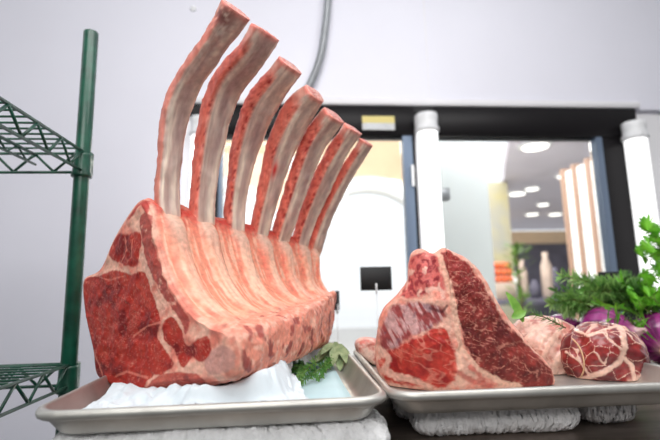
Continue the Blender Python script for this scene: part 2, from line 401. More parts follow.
for k in range(12):
    i, j = k % 4, k//4
    V, Fc = ball((cr[0]-.085+.06*i+.01*(j % 2), 4.56+.012*j, zt2+.21+.075*j), .04, 14)
    mk('orange', V, Fc, M['orange'], label='round orange fruit in the blurred heap on the crate', cat='fruit', group='oranges heaped on the shop table')
for k, (px, py, r, mt, nm, lb) in enumerate(((516, 300, .06, 'shopwhite', 'white_jar', 'white jar beside the heaped oranges'), (524, 298, .075, 'pale', 'clay_pot', 'tall beige pot behind the tables middle'),
        (536, 299, .08, 'dark', 'dark_pot', 'dark squat pot at the middle of the display table'), (549, 298, .08, 'pale', 'peach_jar', 'peach coloured tall jar at the right of the display table'), (558, 300, .07, 'dark', 'dark_bottle', 'dark bottle at the right end of the display table'))):
    p = at(px, py, 4.65 if k % 2 else 4.86); r *= .72; h = (.30, .42, .2, .5, .34)[k]
    b = MB(); b.lathe((p[0], p[1], zt2), [(r*.7, 0), (r, .03), (r, h*.7), (r*.5, h*.85), (r*.55, h)], 20); b.build(nm, M[mt], label=lb, cat='jar')
pl = at(510, 262, 4.3)
t = empty('potted_plant', (pl[0], 4.15, 0), 'blurred yellow green plant standing by the ochre pillar', 'plant')
b = MB(); b.lathe((pl[0], 4.15, 0), [(.09, 0), (.12, .3), (.13, .32)], 20); b.build('pot', M['pale'], t)
b = MB()
for k in range(160):
    a = rnd.uniform(0, 6.28); rr = rnd.uniform(0, .13); z = rnd.uniform(.75, CAMZ+.38); c = np.array([pl[0]+rr*math.cos(a), 4.15+rr*math.sin(a), z])
    d = np.array([math.cos(a), math.sin(a), rnd.uniform(-.2, .8)])*.07; s = np.array([-math.sin(a), math.cos(a), 0])*.022
    b.add([c-d*.5, c+s, c+d, c-s, ], [(0, 1, 2, 3)])
b.build('foliage', M['plant'], t)
b = MB(); b.tube([(pl[0], 4.15, .3), (pl[0]+.01, 4.15, .9), (pl[0], 4.15, CAMZ+.3)], .012, 8); b.build('stem', M['wood'], t)

# bright arcade beyond the left glass door
arc = empty('arcade', (.25, 5.2, 0), 'pale overexposed arcade with peach arches beyond the left glass door', 'building')
def arch(cx, z0, rad, w, y0, y1, n=26):
    V = []; Fc = []
    for i in range(n+1):
        a = math.pi*i/n
        for r in (rad, rad+w):
            for y in (y0, y1): V.append((cx+r*math.cos(a), y, z0+r*math.sin(a)))
    for i in range(n):
        q = i*4; Fc += [(q, q+4, q+6, q+2), (q+1, q+3, q+7, q+5), (q, q+1, q+5, q+4), (q+2, q+6, q+7, q+3)]
    return V, Fc
b = MB(); V, Fc = arch(at(372, 250, 5.2)[0], at(372, 250, 5.2)[2], .75, .16, 5.2, 5.5); b.add(V, Fc)
V, Fc = arch(at(372, 250, 5.2)[0]-1.9, at(372, 250, 5.2)[2], .75, .16, 5.2, 5.5); b.add(V, Fc); b.build('arch_band', M['shopwhite'], arc)
zz = at(372, 150, 5.2)[2]
b = MB(); ax = at(372, 250, 5.2)[0]
V = []; Fc = []
n = 26
for cx in (ax, ax-1.9):
    o0 = len(V)
    for i in range(n+1):
        a = math.pi*i/n; x = cx+.92*math.cos(a)
        for z in (at(372, 250, 5.2)[2]+.92*math.sin(a), zz+1.2):
            for y in (5.25, 5.45): V.append((x, y, z))
    for i in range(n):
        q = o0+i*4; Fc += [(q, q+2, q+6, q+4), (q+1, q+5, q+7, q+3), (q, q+4, q+5, q+1)]
mk('spandrel', V, Fc, M['peach'], arc, sm=False)
for x in (ax+.75, ax-.95-.08, ax-1.9-.92):
    b = MB(); b.box(x, 5.2, 0, x+.17, 5.5, at(372, 250, 5.2)[2]); b.build('column', M['shopwhite'], arc, sm=False)

# ------------------------------------------------------------------ green wire shelving
SY = .78
SX = at(80, 200, SY)[0]
sh = empty('wire_shelving', (SX, SY, 0), 'green epoxy coated wire shelving unit with a round post at the left edge', 'shelf')
ztop = at(91, 32, SY)[2]
b = MB(); b.lathe((SX, SY, 0), [(.0125, .02), (.0125, ztop-.003), (.0118, ztop-.001), (.009, ztop)], 28)
post = b.build('post', M['green'], sh)
b = MB()
for z in np.arange(.1, ztop-.02, .0254): b.lathe((SX, SY, z), [(.0125, 0), (.0120, .0008), (.0125, .0016)], 24)
for xx, yy in ((SX-.62, SY), (SX-.62, SY-.62), (SX, SY-1.25), (SX-.62, SY-1.25)):
    if yy < SY-1: 
        c = MB(); c.lathe((xx, yy, 0), [(.0125, .02), (.0125, ztop), (.009, ztop)], 16); c.build('post', M['green'], sh)
c = MB(); c.lathe((SX-.62, SY, 0), [(.0125, .02), (.0125, ztop), (.009, ztop)], 16); c.build('post', M['green'], sh)
def shelf(zc):
    W_, D_ = .62, 1.25; g = .034
    f = MB(); x0, x1, y0, y1 = SX-W_, SX+.004, SY-D_, SY+.004
    r = .0031
    r = .0026
    for z in (zc, zc-g):
        f.tube([(x0, y1, z), (x1, y1, z)], r, 8); f.tube([(x0, y0, z), (x1, y0, z)], r, 8)
        f.tube([(x1, y0, z), (x1, y1, z)], r, 8); f.tube([(x0, y0, z), (x0, y1, z)], r, 8)
    def zig(p, q, n):
        p, q = np.array(p), np.array(q)
        for k in range(n):
            a = p+(q-p)*k/n; c_ = p+(q-p)*(k+.5)/n; d = p+(q-p)*(k+1)/n
            f.tube([a+(0, 0, -.001), c_+(0, 0, -g+.001)], .0023, 6); f.tube([c_+(0, 0, -g+.001), d+(0, 0, -.001)], .0023, 6)
    zig((x0, y1, zc), (x1-.02, y1, zc), 9); zig((x1, y0, zc), (x1, y1-.02, zc), 19)
    fr = f.build('shelf_frame', M['green'], sh)
    d = MB()
    for y in np.arange(y1-.025, y0+.01, -.0235): d.tube([(x0, y, zc+.002), (x1, y, zc+.002)], .0017, 6)
    for x in (x1-.085, x1-.235, x1-.40):
        d.tube([(x, y0, zc-.003), (x, y1, zc-.003)], .0028, 8)
        n = 24
        for k in range(n):
            ya, yb = y0+(y1-y0)*k/n, y0+(y1-y0)*(k+.5)/n
            d.tube([(x, ya, zc-.003), (x, yb, zc-.02)], .0018, 5); d.tube([(x, yb, zc-.02), (x, ya+(y1-y0)/n, zc-.003)], .0018, 5)
        d.tube([(x, y0, zc-.02), (x, y1, zc-.02)], .0022, 6)
    d.build('shelf_deck', M['green'], fr)
    c = MB(); c.lathe((SX, SY, zc-.044), [(.0128, 0), (.0165, 0), (.0165, .004), (.0150, .010), (.0142, .038), (.0142, .042), (.0128, .042)], 24)
    c.box(SX-.012, SY-.001, zc-g-.006, SX+.014, SY+.012, zc+.003, .002); c.build('corner_collar', M['green'], sh)
shelf(at(88, 153, SY)[2]); shelf(at(77, 364, SY)[2])

# ------------------------------------------------------------------ counter, towels, trays
RIM = -.104; TH = .026; FLOOR_Z = CAMZ+RIM-TH+.003; CT = CAMZ+RIM-TH-.036
ct = empty('work_table', (.45, .75, 0), 'dark polished steel work table carrying the two trays', 'table')
b = MB(); b.box(-.235, .40, CT-.035, 1.25, 1.12, CT, .004); b.build('table_top', M['counter'], ct)
for x in (-.20, 1.17):
    for y in (.44, 1.04):
        b = MB(); b.lathe((x+.03, y+.02, 0), [(.02, 0), (.02, CT-.035)], 16); b.build('leg', M['galv'], ct)

def tray(cx, cy, hx, hy, rot, label):
    z1 = CAMZ+RIM; r = .03
    prof = [(.05, -TH+.003), (.024, -TH+.003), (.020, -TH+.0035), (.016, -TH+.007), (.0085, -.005), (.0075, -.002), (.0065, -.0006), (.0045, 0), (.002, -.0008), (.0004, -.003), (0, -.0055), (.0008, -.008), (.0028, -.0095), (.0048, -.0088), (.0062, -.008),
            (.0075, -.0105), (.0145, -TH+.006), (.0175, -TH+.002), (.021, -TH), (.05, -TH)]
    prof = prof[::-1]
    rings = [rrect(cx, cy, hx-i, hy-i, max(r-i*.6, .004), 10, z1+z, rot) for i, z in prof]
    V, Fc = loft(rings)
    return mk('sheet_pan', V, Fc, M['alu'], label=label, cat='tray')
# left pan measured from its rim corners, right pan turned a few degrees
LROT = math.radians(1.0)
L0 = onz(21, 413, RIM)[:2]; LWD, LDP = .335, .455
_c = L0+np.array([math.cos(LROT)*LWD/2-math.sin(LROT)*LDP/2, math.sin(LROT)*LWD/2+math.cos(LROT)*LDP/2])
LX0, LX1, LY0, LY1 = _c[0]-LWD/2, _c[0]+LWD/2, _c[1]-LDP/2, _c[1]+LDP/2
tray((LX0+LX1)/2, (LY0+LY1)/2, (LX1-LX0)/2, (LY1-LY0)/2, LROT, 'aluminium sheet pan on the left carrying the rack of ribs')
RR0 = onz(387, 394, RIM)
rw, rd, rr = .362, .34, math.radians(-.6)
ex = np.array([math.cos(rr), math.sin(rr)]); ey = np.array([-math.sin(rr), math.cos(rr)])
rc = RR0[:2]+ex*rw/2+ey*rd/2+np.array([.003, .002])
tray(rc[0], rc[1], rw/2, rd/2, rr, 'aluminium sheet pan on the right carrying the steak and roasts')

def towel(cx, cy, hx, hy, z0, z1, rot, label, seed, wav=.0035):
    prof = []
    hgt = z1-z0; k = 9
    for i in range(k+1):
        a = -math.pi/2+math.pi*i/k; prof.append((hgt/2-hgt/2*math.cos(a), z0+hgt/2+hgt/2*math.sin(a)))
    n = 90
    rings = [rrect(cx, cy, hx-.03, hy-.03, .004, n, z0)] + [rrect(cx, cy, hx-i, hy-i, .012, n, z) for i, z in prof]+[rrect(cx, cy, hx-.03, hy-.03, .004, n, z1)]
    # denser: resample each ring evenly
    out = []
    for rg in rings:
        P = np.array(rg); P = np.vstack([P, P[:1]]); L = np.r_[0, np.cumsum(np.linalg.norm(np.diff(P, axis=0), axis=1))]
        t = np.linspace(0, L[-1], 420, endpoint=False); out.append(np.stack([np.interp(t, L, P[:, i]) for i in range(3)], 1))
    V, Fc = loft([list(map(tuple, r)) for r in out]); V = np.array(V)
    rg = np.random.RandomState(seed)
    q = (V-[cx, cy, (z0+z1)/2]); 
    w = (fbm(V*np.array([14, 14, 3.]), seed)-.5)
    d = q.copy(); d[:, 2] = 0; d /= (np.linalg.norm(d, axis=1)[:, None]+1e-6)
    V = V+d*(w*wav*3)[:, None]
    V[:, 2] = z0+(V[:, 2]-z0)*(1+.35*(fbm(V*np.array([10, 10, 0.]), seed+4)-.75)*1.2)
    V = V+rg.normal(0, .0011, V.shape); V[:, 2] = np.clip(V[:, 2], z0, z1)
    X = V[:, :2]-[cx, cy]; V[:, 0] = cx+X[:, 0]*math.cos(rot)-X[:, 1]*math.sin(rot); V[:, 1] = cy+X[:, 0]*math.sin(rot)+X[:, 1]*math.cos(rot)
    # terry loops
    o = mk('terry_towel', V, Fc, M['towel'], label=label, cat='towel')
    return o
tz = CAMZ+RIM-TH
towel(-.075, .56, .165, .115, CT+.0005, tz-.0005, .02, 'white terry towel folded under the left pan', 3)
t1a, t1b = onz(420, 434, RIM-TH-.03), onz(588, 428, RIM-TH-.03)
towel(t1a[0]*.5+t1b[0]*.5, t1a[1]+.08, (t1b[0]-t1a[0])/2, .085, CT+.0005, tz-.0005, -.04, 'white terry towel folded under the right pan at its middle', 5)
t2a, t2b = onz(590, 424, RIM-TH-.03), onz(640, 420, RIM-TH-.03)
towel(t2a[0]*.5+t2b[0]*.5+.006, t2a[1]+.075, (t2b[0]-t2a[0])/2, .07, CT+.0005, tz-.0005, -.05, 'shorter white towel roll under the right pan at the far right', 8)
t3a, t3b = onz(410, 424, RIM-TH-.03), onz(446, 424, RIM-TH-.03)
towel(t3a[0]*.5+t3b[0]*.5+.002, t3a[1]+.10, (t3b[0]-t3a[0])/2+.004, .08, CT+.0005, tz-.0005, -.12, 'narrow white towel end under the left corner of the right pan', 11)

# liner and paper
LC = np.array([(LX0+LX1)/2, (LY0+LY1)/2])
def lrot(X, Y):
    x, y = X-LC[0], Y-LC[1]; return LC[0]+x*math.cos(LROT)-y*math.sin(LROT), LC[1]+x*math.sin(LROT)+y*math.cos(LROT)
def lclamp(X, Y, m=.026):
    x, y = X-LC[0], Y-LC[1]; c, q = math.cos(LROT), math.sin(LROT)
    a, b_ = x*c+y*q, -x*q+y*c; a = np.clip(a, LX0-LC[0]+m, LX1-LC[0]-m); b_ = np.clip(b_, LY0-LC[1]+m, LY1-LC[1]-m)
    return LC[0]+a*c-b_*q, LC[1]+a*q+b_*c
def sheet(name, x0, x1, y0, y1, zf, mt, n=90, label='', cat='paper', th=.0006, jag=.006, seed=1):
    V = []; Fc = []
    xs_ = np.linspace(0, 1, n); G = np.array([(a, b_) for b_ in xs_ for a in xs_])
    X = x0+(x1-x0)*G[:, 0]+jag*(fbm(np.stack([G[:, 1]*5, G[:, 0]*0+np.round(G[:, 0]), G[:, 0]*0], 1), seed)-.5)*2*np.abs(G[:, 0]*2-1)**3
    Y = y0+(y1-y0)*G[:, 1]+jag*(fbm(np.stack([G[:, 0]*7, G[:, 1]*0+np.round(G[:, 1]), G[:, 0]*0+9], 1), seed+1)-.5)*2*np.abs(G[:, 1]*2-1)**3
    X, Y = lrot(X, Y)
    Z = zf(X, Y); T = np.stack([X, Y, Z], 1); Bm = T-[0, 0, th]; V = np.vstack([T, Bm]); N = n*n
    for j in range(n-1):
        for i in range(n-1):
            a = j*n+i; Fc += [(a, a+1, a+n+1, a+n), (N+a, N+a+n, N+a+n+1, N+a+1)]
    for i in range(n-1):
        Fc += [(i, N+i, N+i+1, i+1), ((n-1)*n+i, (n-1)*n+i+1, N+(n-1)*n+i+1, N+(n-1)*n+i), (i*n, (i+1)*n, N+(i+1)*n, N+i*n), (i*n+n-1, N+i*n+n-1, N+(i+1)*n+n-1, (i+1)*n+n-1)]
    return mk(name, V, Fc, mt, label=label, cat=cat)
sheet('tray_liner', LX0+.027, LX1-.027, LY0+.028, LY1-.03, lambda X, Y: FLOOR_Z+.0012+X*0, M['liner'], 20, 'pale blue absorbent liner flat on the floor of the left pan', 'liner', jag=.001)

# ------------------------------------------------------------------ rack of beef ribs
C_ = lambda *c: s2l(c)
RED, DRED, BRED = C_(172, 44, 34), C_(126, 26, 26), C_(204, 74, 56)
FATC, FATP, PEACH, BONEC = C_(236, 180, 158), C_(222, 128, 110), C_(244, 184, 154), C_(206, 178, 160)
P0 = onz(130, 395, FLOOR_Z-CAMZ+.004)
def hz(v): v = np.array([v[0], v[1], 0]); return v/np.linalg.norm(v)
# axis of the rack from near top corner to far top corner
AX = hz(at(318, 243, .83)-at(150, 203, P0[1]+.02))
for _ in range(4):
    A0 = onplane(150, 203, P0, AX); AX = hz(at(318, 243, .83)-A0)
EE = np.array([AX[1], -AX[0], 0]); ZZ = np.array([0, 0, 1.])
LEN = (at(318, 243, .83)-A0)@AX
def loc(x, y, s): p = onplane(x, y, P0+AX*s, AX)-P0; return np.array([p@EE, p[2]])
def wpt(u, w, s): return P0+np.outer(u, EE)+np.outer(w, ZZ)+np.outer(s, AX)
front = [(149, 201), (158, 222), (165, 250), (176, 280), (194, 306), (216, 324), (238, 336), (239, 376), (214, 385), (172, 388), (130, 395), (98, 379), (92, 350), (84, 312), (83, 279), (100, 267), (113, 238), (132, 207), (143, 197)]
far = [(318, 243), (321, 254), (323, 266), (324, 277), (327, 286), (332, 291), (338, 294), (333, 335), (322, 345), (300, 352), (282, 352), (266, 347), (258, 332), (254, 308), (256, 292), (266, 285), (284, 268), (300, 252), (311, 245)]
fl = np.array([loc(x, y, 0) for x, y in front]); fr = np.array([loc(x, y, LEN) for x, y in far])
NK, NS, NA = len(front), 210, 520
tt = np.linspace(0, NK, NA, endpoint=False)
SF, SR = catmull(fl, tt), catmull(fr, tt)
# rib positions along the axis from their base pixels
ribs = [
 dict(L=[(221.6,3),(199,44),(183,63.5),(168,89),(161,112),(158,150),(154,195),(156,236)], R=[(251,16),(241,30),(224.5,53),(210,74),(199,92),(188,122),(181,170),(180,205),(184,240)]),
 dict(L=[(255,20.5),(240,45),(222,60),(210,80),(202,105),(196,136),(190,200),(188,240)], R=[(275.5,43),(266,64),(243.6,91),(232,115),(226,140),(219,173),(215.5,205),(216,240)]),
 dict(L=[(280,57),(268,72),(252,86),(240,112),(232,140),(227,180),(224,210),(224,248)], R=[(301,73),(289,91),(271,123),(258,155),(250,185),(245,210),(246,248)]),
 dict(L=[(306,86),(286,98),(272,125),(264,150),(258,185),(251,217),(247,252)], R=[(324.5,101),(312,123),(293.6,159),(283,190),(272,225),(266,255)]),
 dict(L=[(324,107),(308,124),(296,150),(286,180),(277,210),(269,240),(266,256)], R=[(344,123),(325,152),(312,182),(302,210),(291,240),(286,258)]),
 dict(L=[(345,122),(328,145),(314,172),(302,200),(293,230),(287,256)], R=[(361,135),(344,164),(330,195),(316,225),(306,256)]),
 dict(L=[(360,138),(346,158),(332,182),(319,208),(308,235),(303,256)], R=[(373,146),(357,173),(344,196),(332,222),(321,256)]),
]
def resamp(P, n):
    P = catmull(P, np.linspace(0, len(P)-1.001, 200), False); L = np.r_[0, np.cumsum(np.hypot(*np.diff(P, axis=0).T))]
    t = np.linspace(0, L[-1], n); return np.stack([np.interp(t, L, P[:, i]) for i in (0, 1)], 1)
def s_of(px, py):
    s = np.linspace(0, LEN*1.1, 400); q = proj(A0-EE*.002+np.outer(s, AX)); return float(np.interp(px, q[:, 0], s))
for r in ribs:
    r['l'] = resamp(r['L'], 60); r['r'] = resamp(r['R'], 60); r['c'] = (r['l']+r['r'])/2
    k = np.argmin(np.abs(r['c'][:, 1]-(A0[2]*0+float(np.interp(r['c'][-1, 0], [160, 320], [215, 247])))))
    r['s'] = s_of(r['c'][k, 0], 0)
RS = np.array([r['s'] for r in ribs])
rack = empty('rib_rack', tuple(P0+AX*LEN/2+EE*.04), 'raw beef rib rack with seven tall curved bones standing on the left pan', 'meat')

# body: lofted cross-section with rib ridges on the cavity side
ss = np.linspace(0, 1, NS)
V = []; S_ = []; T_ = []
def body_pt(u01, tk, base):                   # displacement amounts
    s = u01*LEN; cav = smooth(.3, 1.2, tk)*(1-smooth(4.0, 5.3, tk))
    d = np.zeros_like(s)
    for q in RS: d += (.0065+.004*(1-smooth(1, 2.4, tk)))*np.exp(-((s-q)/.0125)**4)
    return (d-.003)*cav
for q in ss:
    e = q**1.0
    mid = .006*math.sin(math.pi*q)
    P = SF*(1-e)+SR*e
    # ledge sags between the two ends
    kk = np.exp(-((tt-6.3)/1.6)**2)
    P = P+np.stack([kk*.012*math.sin(math.pi*q), -kk*.004*math.sin(math.pi*q)], 1)
    nx = np.gradient(P, axis=0); nx = np.stack([-nx[:, 1], nx[:, 0]], 1); nx /= np.linalg.norm(nx, axis=1)[:, None]
    if q == 0:
        ctr = P.mean(0); sgn = np.sign(((P-ctr)*nx).sum())
    s = np.full(NA, q*LEN)
    D = body_pt(np.full(NA, q), tt, None)
    W3 = wpt(P[:, 0], P[:, 1], s)
    nz = (fbm(W3*45, 3)-.5)*.010+(fbm(W3*160, 5, 2)-.5)*.0028
    D = D+nz*smooth(0, .04, q)*(1-.75*smooth(.3, 1, tt)*(1-smooth(4.2, 5.2, tt)))
    # rounded edge at the cut face and far end
    edge = -.0035*(1-smooth(0, .02, q))-.012*smooth(.93, 1, q)**2
    # raggedness between ribs along the top
    P = P+nx*sgn*(D+edge)[:, None]
    V.append(wpt(P[:, 0], P[:, 1], s)); S_.append(s); T_.append(tt)
V = [v for v in V]
rings_front = []; cu, cw = loc(150, 318, 0)
NR = 95
F0 = V[0]; c0 = P0+EE*cu+ZZ*cw
for k in range(1, NR):
    f = 1-k/NR; W3 = c0+(F0-c0)*f
    e = poly = None
    bul = .004*(1-smooth(.93, 1, f))
    W3 = W3-AX*(bul)[None] if np.ndim(bul) else W3-AX*bul
    W3 = W3-AX[None]*((fbm(W3*70, 21)-.5)*.006*(1-smooth(.9, 1, f)))[:, None]
    rings_front.append(W3)
allr = rings_front[::-1]+V
back = []
B0 = V[-1]; cb = B0.mean(0)
for k in range(1, 14):
    f = 1-k/14; back.append(cb+(B0-cb)*f+AX*(.010*(1-f**2)))
allr = allr+back
VV = np.vstack(allr); n = NA; nr = len(allr); Fc = []
idx = np.arange(nr*n).reshape(nr, n); nxt = np.roll(idx, -1, 1)
Q = np.stack([idx[:-1], idx[1:], nxt[1:], nxt[:-1]], -1).reshape(-1, 4)
VV = np.vstack([VV, c0-AX*.004, cb+AX*.01]); a, bq = nr*n, nr*n+1
Fc = Q.tolist()+[(a, idx[0, i], nxt[0, i]) for i in range(n)]+[(bq, nxt[-1, i], idx[-1, i]) for i in range(n)]
nf = NR-1
# colours of the cut face, drawn on the face plane
def face_uv(P): d = P-P0; return np.stack([d@EE, d[:, 2]], 1)
def facepoly(pl): return np.array([loc(x, y, 0) for x, y in pl])
eye = facepoly(catmull([(86, 281), (102, 276), (120, 271), (134, 275), (146, 272), (153, 290), (160, 308), (164, 322), (160, 336), (170, 352), (178, 364), (168, 372), (152, 377), (146, 390), (128, 393), (112, 386), (98, 376), (96, 362), (91, 340), (85, 310)], np.linspace(0, 19.99, 120)))
spin = facepoly(catmull([(115, 240), (122, 233), (130, 235), (140, 232), (145, 240), (142, 254), (140, 266), (130, 266), (120, 262), (113, 254)], np.linspace(0, 9.99, 60)))
strip = facepoly(catmull([(143, 218), (152, 216), (156, 240), (164, 268), (175, 296), (186, 308), (192, 322), (188, 334), (182, 318), (166, 296), (152, 268), (146, 245)], np.linspace(0, 11.99, 70)))
low = facepoly(catmull([(168, 322), (176, 318), (184, 330), (190, 344), (200, 340), (210, 336), (214, 348), (206, 360), (194, 358), (186, 366), (176, 350), (166, 336)], np.linspace(0, 11.99, 70)))
low2 = facepoly(catmull([(160, 376), (176, 372), (190, 372), (204, 376), (204, 384), (180, 387), (150, 390)], np.linspace(0, 6.99, 50)))
tip = facepoly([(148, 199), (139, 204), (128, 220), (133, 219), (143, 206), (150, 214)])
boneA = facepoly(catmull([(212, 352), (226, 346), (236, 352), (234, 368), (218, 374), (208, 366)], np.linspace(0, 5.99, 40)))
def facecol(P):
    q = face_uv(P); pr = proj(P); nz = fbm(P*170, 31, 3)-.5; n2 = fbm(P*60, 33, 3)-.5
    wob = (nz*.004+n2*.004)
    c = mixc(np.tile(FATC, (len(P), 1)), FATP, smooth(-.15, .2, n2))
    wide = .0011
    def mask(pl, off=0): return 1-smooth(-wide, wide, poly_sd(q, pl)+wob+off)
    red = mixc(np.tile(RED, (len(P), 1)), DRED, smooth(0, .22, n2))
    red = mixc(red, BRED*.8, smooth(.0, .28, -n2)*.7)
    # marbling, long thin flecks
    R = np.stack([q[:, 0]*150+q[:, 1]*40, q[:, 1]*330, q[:, 0]*0+3], 1); v1 = ridged(R, 41, 2)
    R = np.stack([q[:, 0]*330-q[:, 1]*90, q[:, 1]*150+q[:, 0]*60, q[:, 0]*0+8], 1); v2 = ridged(R, 47, 2)
    gate = smooth(.47, .62, fbm(P*110, 51, 2)); fl_ = np.clip(smooth(.83, .97, v1)*gate+smooth(.85, .98, v2)*(smooth(.5, .64, fbm(P*90, 57, 2))), 0, 1)
    spk = smooth(.76, .84, vnoise(P*420, 61))*.6
    redm = mixc(red, C_(214, 130, 112), np.clip(fl_*.42+spk*.85, 0, 1))
    for pl, cc in ((tip, C_(186, 70, 62)), (boneA, C_(206, 150, 138))): c = mixc(c, cc, mask(pl))
    c = mixc(c, C_(170, 62, 56), mask(strip)*.9*smooth(-.25, .0, fbm(P*150, 88)-.42))
    M_ = np.maximum.reduce([mask(eye), mask(spin), mask(low), mask(low2)*.85]); c = c*(1-M_[:, None])+redm*M_[:, None]
    # seam lines inside the muscle
    for ln, wdt in (([(164, 322), (150, 326), (136, 336)], .9), ([(112, 386), (104, 372), (97, 350)], 1.3), ([(100, 276), (112, 280), (128, 276)], .7), ([(150, 377), (130, 371), (118, 376)], 1.2), ([(128, 238), (130, 250), (124, 262)], 1.0), ([(136, 240), (134, 258)], .8)):
        L = np.array([loc(x, y, 0) for x, y in ln]); d = line_d(q, L)+nz*.002
        c = mixc(c, FATP, (1-smooth(wdt*.0007, wdt*.0016, d))*.8)
    return c
# colours of the long sides
def sidecol(P, s, t):
    n1 = fbm(P*55, 71, 3)-.5; n2 = fbm(P*150, 73, 3)-.5; n3 = fbm(P*np.array([260, 260, 60.]), 75, 2)-.5
    c = mixc(np.tile(PEACH, (len(P), 1)), C_(238, 158, 134), smooth(-.02, .25, n1)*.8)
    c = mixc(c, C_(248, 210, 184), smooth(.05, .25, -n1)*.8)
    cav = smooth(.0, .8, t)*(1-smooth(4.2, 5.2, t))
    dr = np.min(np.abs(s[:, None]-RS[None]+.003*np.sin(t*2)[:, None]), axis=1)
    sg = s[:, None]-RS[None]; near = np.argmin(np.abs(sg), axis=1); sgn = sg[np.arange(len(s)), near]
    c = mixc(c, C_(240, 208, 184), cav*np.exp(-(dr/.0085)**4)*.7); c = mixc(c, C_(232, 142, 116), cav*smooth(.012, .022, dr)*.65)
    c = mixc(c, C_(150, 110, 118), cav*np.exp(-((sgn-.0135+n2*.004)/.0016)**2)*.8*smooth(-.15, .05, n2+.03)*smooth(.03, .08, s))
    c = mixc(c, C_(230, 112, 92), cav*np.exp(-((sgn+.0145+n2*.008)/.0035)**2)*.65*smooth(-.1, .15, n1+.05))
    stk = fbm(np.stack([s*330, t*1.1, s*0], 1), 77, 3)-.5
    c = mixc(c, C_(226, 142, 120), cav*smooth(.02, .2, stk)*.45); c = mixc(c, C_(248, 216, 190), cav*smooth(.02, .2, -stk)*.7)
    c = mixc(c, C_(218, 190, 172), (1-smooth(.8, 2.4, t))*(t < 3)*np.exp(-(dr/.0115)**4)*.85)
    c = mixc(c, C_(226, 110, 90), (1-smooth(.6, 1.6, t))*smooth(.009, .014, dr)*(.65)*smooth(-.2, .1, n2)*(t < 2))
    c = mixc(c, C_(190, 44, 40), (1-smooth(.2, .9, t))*(t < 2)*smooth(.006, .014, dr)*.85)
    c = c*(1-cav[:, None]*np.array([.03, .15, .17]))
    # saw-cut band
    led = smooth(4.6, 5.4, t)*(1-smooth(9.5, 10.5, t))
    c = mixc(c, C_(230, 142, 122), led*.85)
    c = mixc(c, C_(240, 188, 166), led*smooth(.02, .2, n2)*.8)
    ph = (s-.012)/(LEN/7.6); blob = np.abs(ph-np.round(ph)); tb = np.abs(t-6.75-.25*np.sin(ph*5))
    spot = np.exp(-((blob*LEN/7.6/.0095)**2)-(tb/.30)**2)
    c = mixc(c, C_(138, 46, 48), led*smooth(.5, .8, spot+n2*1.5+n1*1.2)*.85)
    sp2 = smooth(.62, .74, fbm(P*75, 81, 2)); c = mixc(c, C_(150, 48, 50), led*sp2*.75)
    c = mixc(c, C_(206, 108, 98), led*smooth(7.4, 8.4, t)*.6)
    out = smooth(9.5, 10.5, t); c = mixc(c, FATC, out*.7); c = mixc(c, C_(196, 84, 72), out*smooth(16.5, 17.4, t)*.8)
    return c
cols = np.zeros_like(VV)
NF = nf*n; cols[:NF] = facecol(VV[:NF]); cols[nr*n] = facecol(VV[nr*n:nr*n+1])
Ss = np.concatenate(S_); Tt = np.concatenate(T_); NSD = NS*n
sc_ = sidecol(VV[NF:NF+NSD], Ss, Tt)
fc_ = facecol(VV[NF:NF+NSD]); wf = 1-smooth(.001, .006, Ss+.004*(fbm(VV[NF:NF+NSD]*90, 91)-.5))
cols[NF:NF+NSD] = fc_*wf[:, None]+sc_*(1-wf)[:, None]
cols[NF+NSD:nr*n] = mixc(np.tile(C_(190, 70, 62), (nr*n-NF-NSD, 1)), FATC, smooth(.45, .6, fbm(VV[NF+NSD:nr*n]*60, 93))); cols[-1] = C_(190, 70, 62)
VV[:, 2] = np.maximum(VV[:, 2], FLOOR_Z+.0035)
mk('meat_body', VV, Fc, M['meat'], rack, cols)

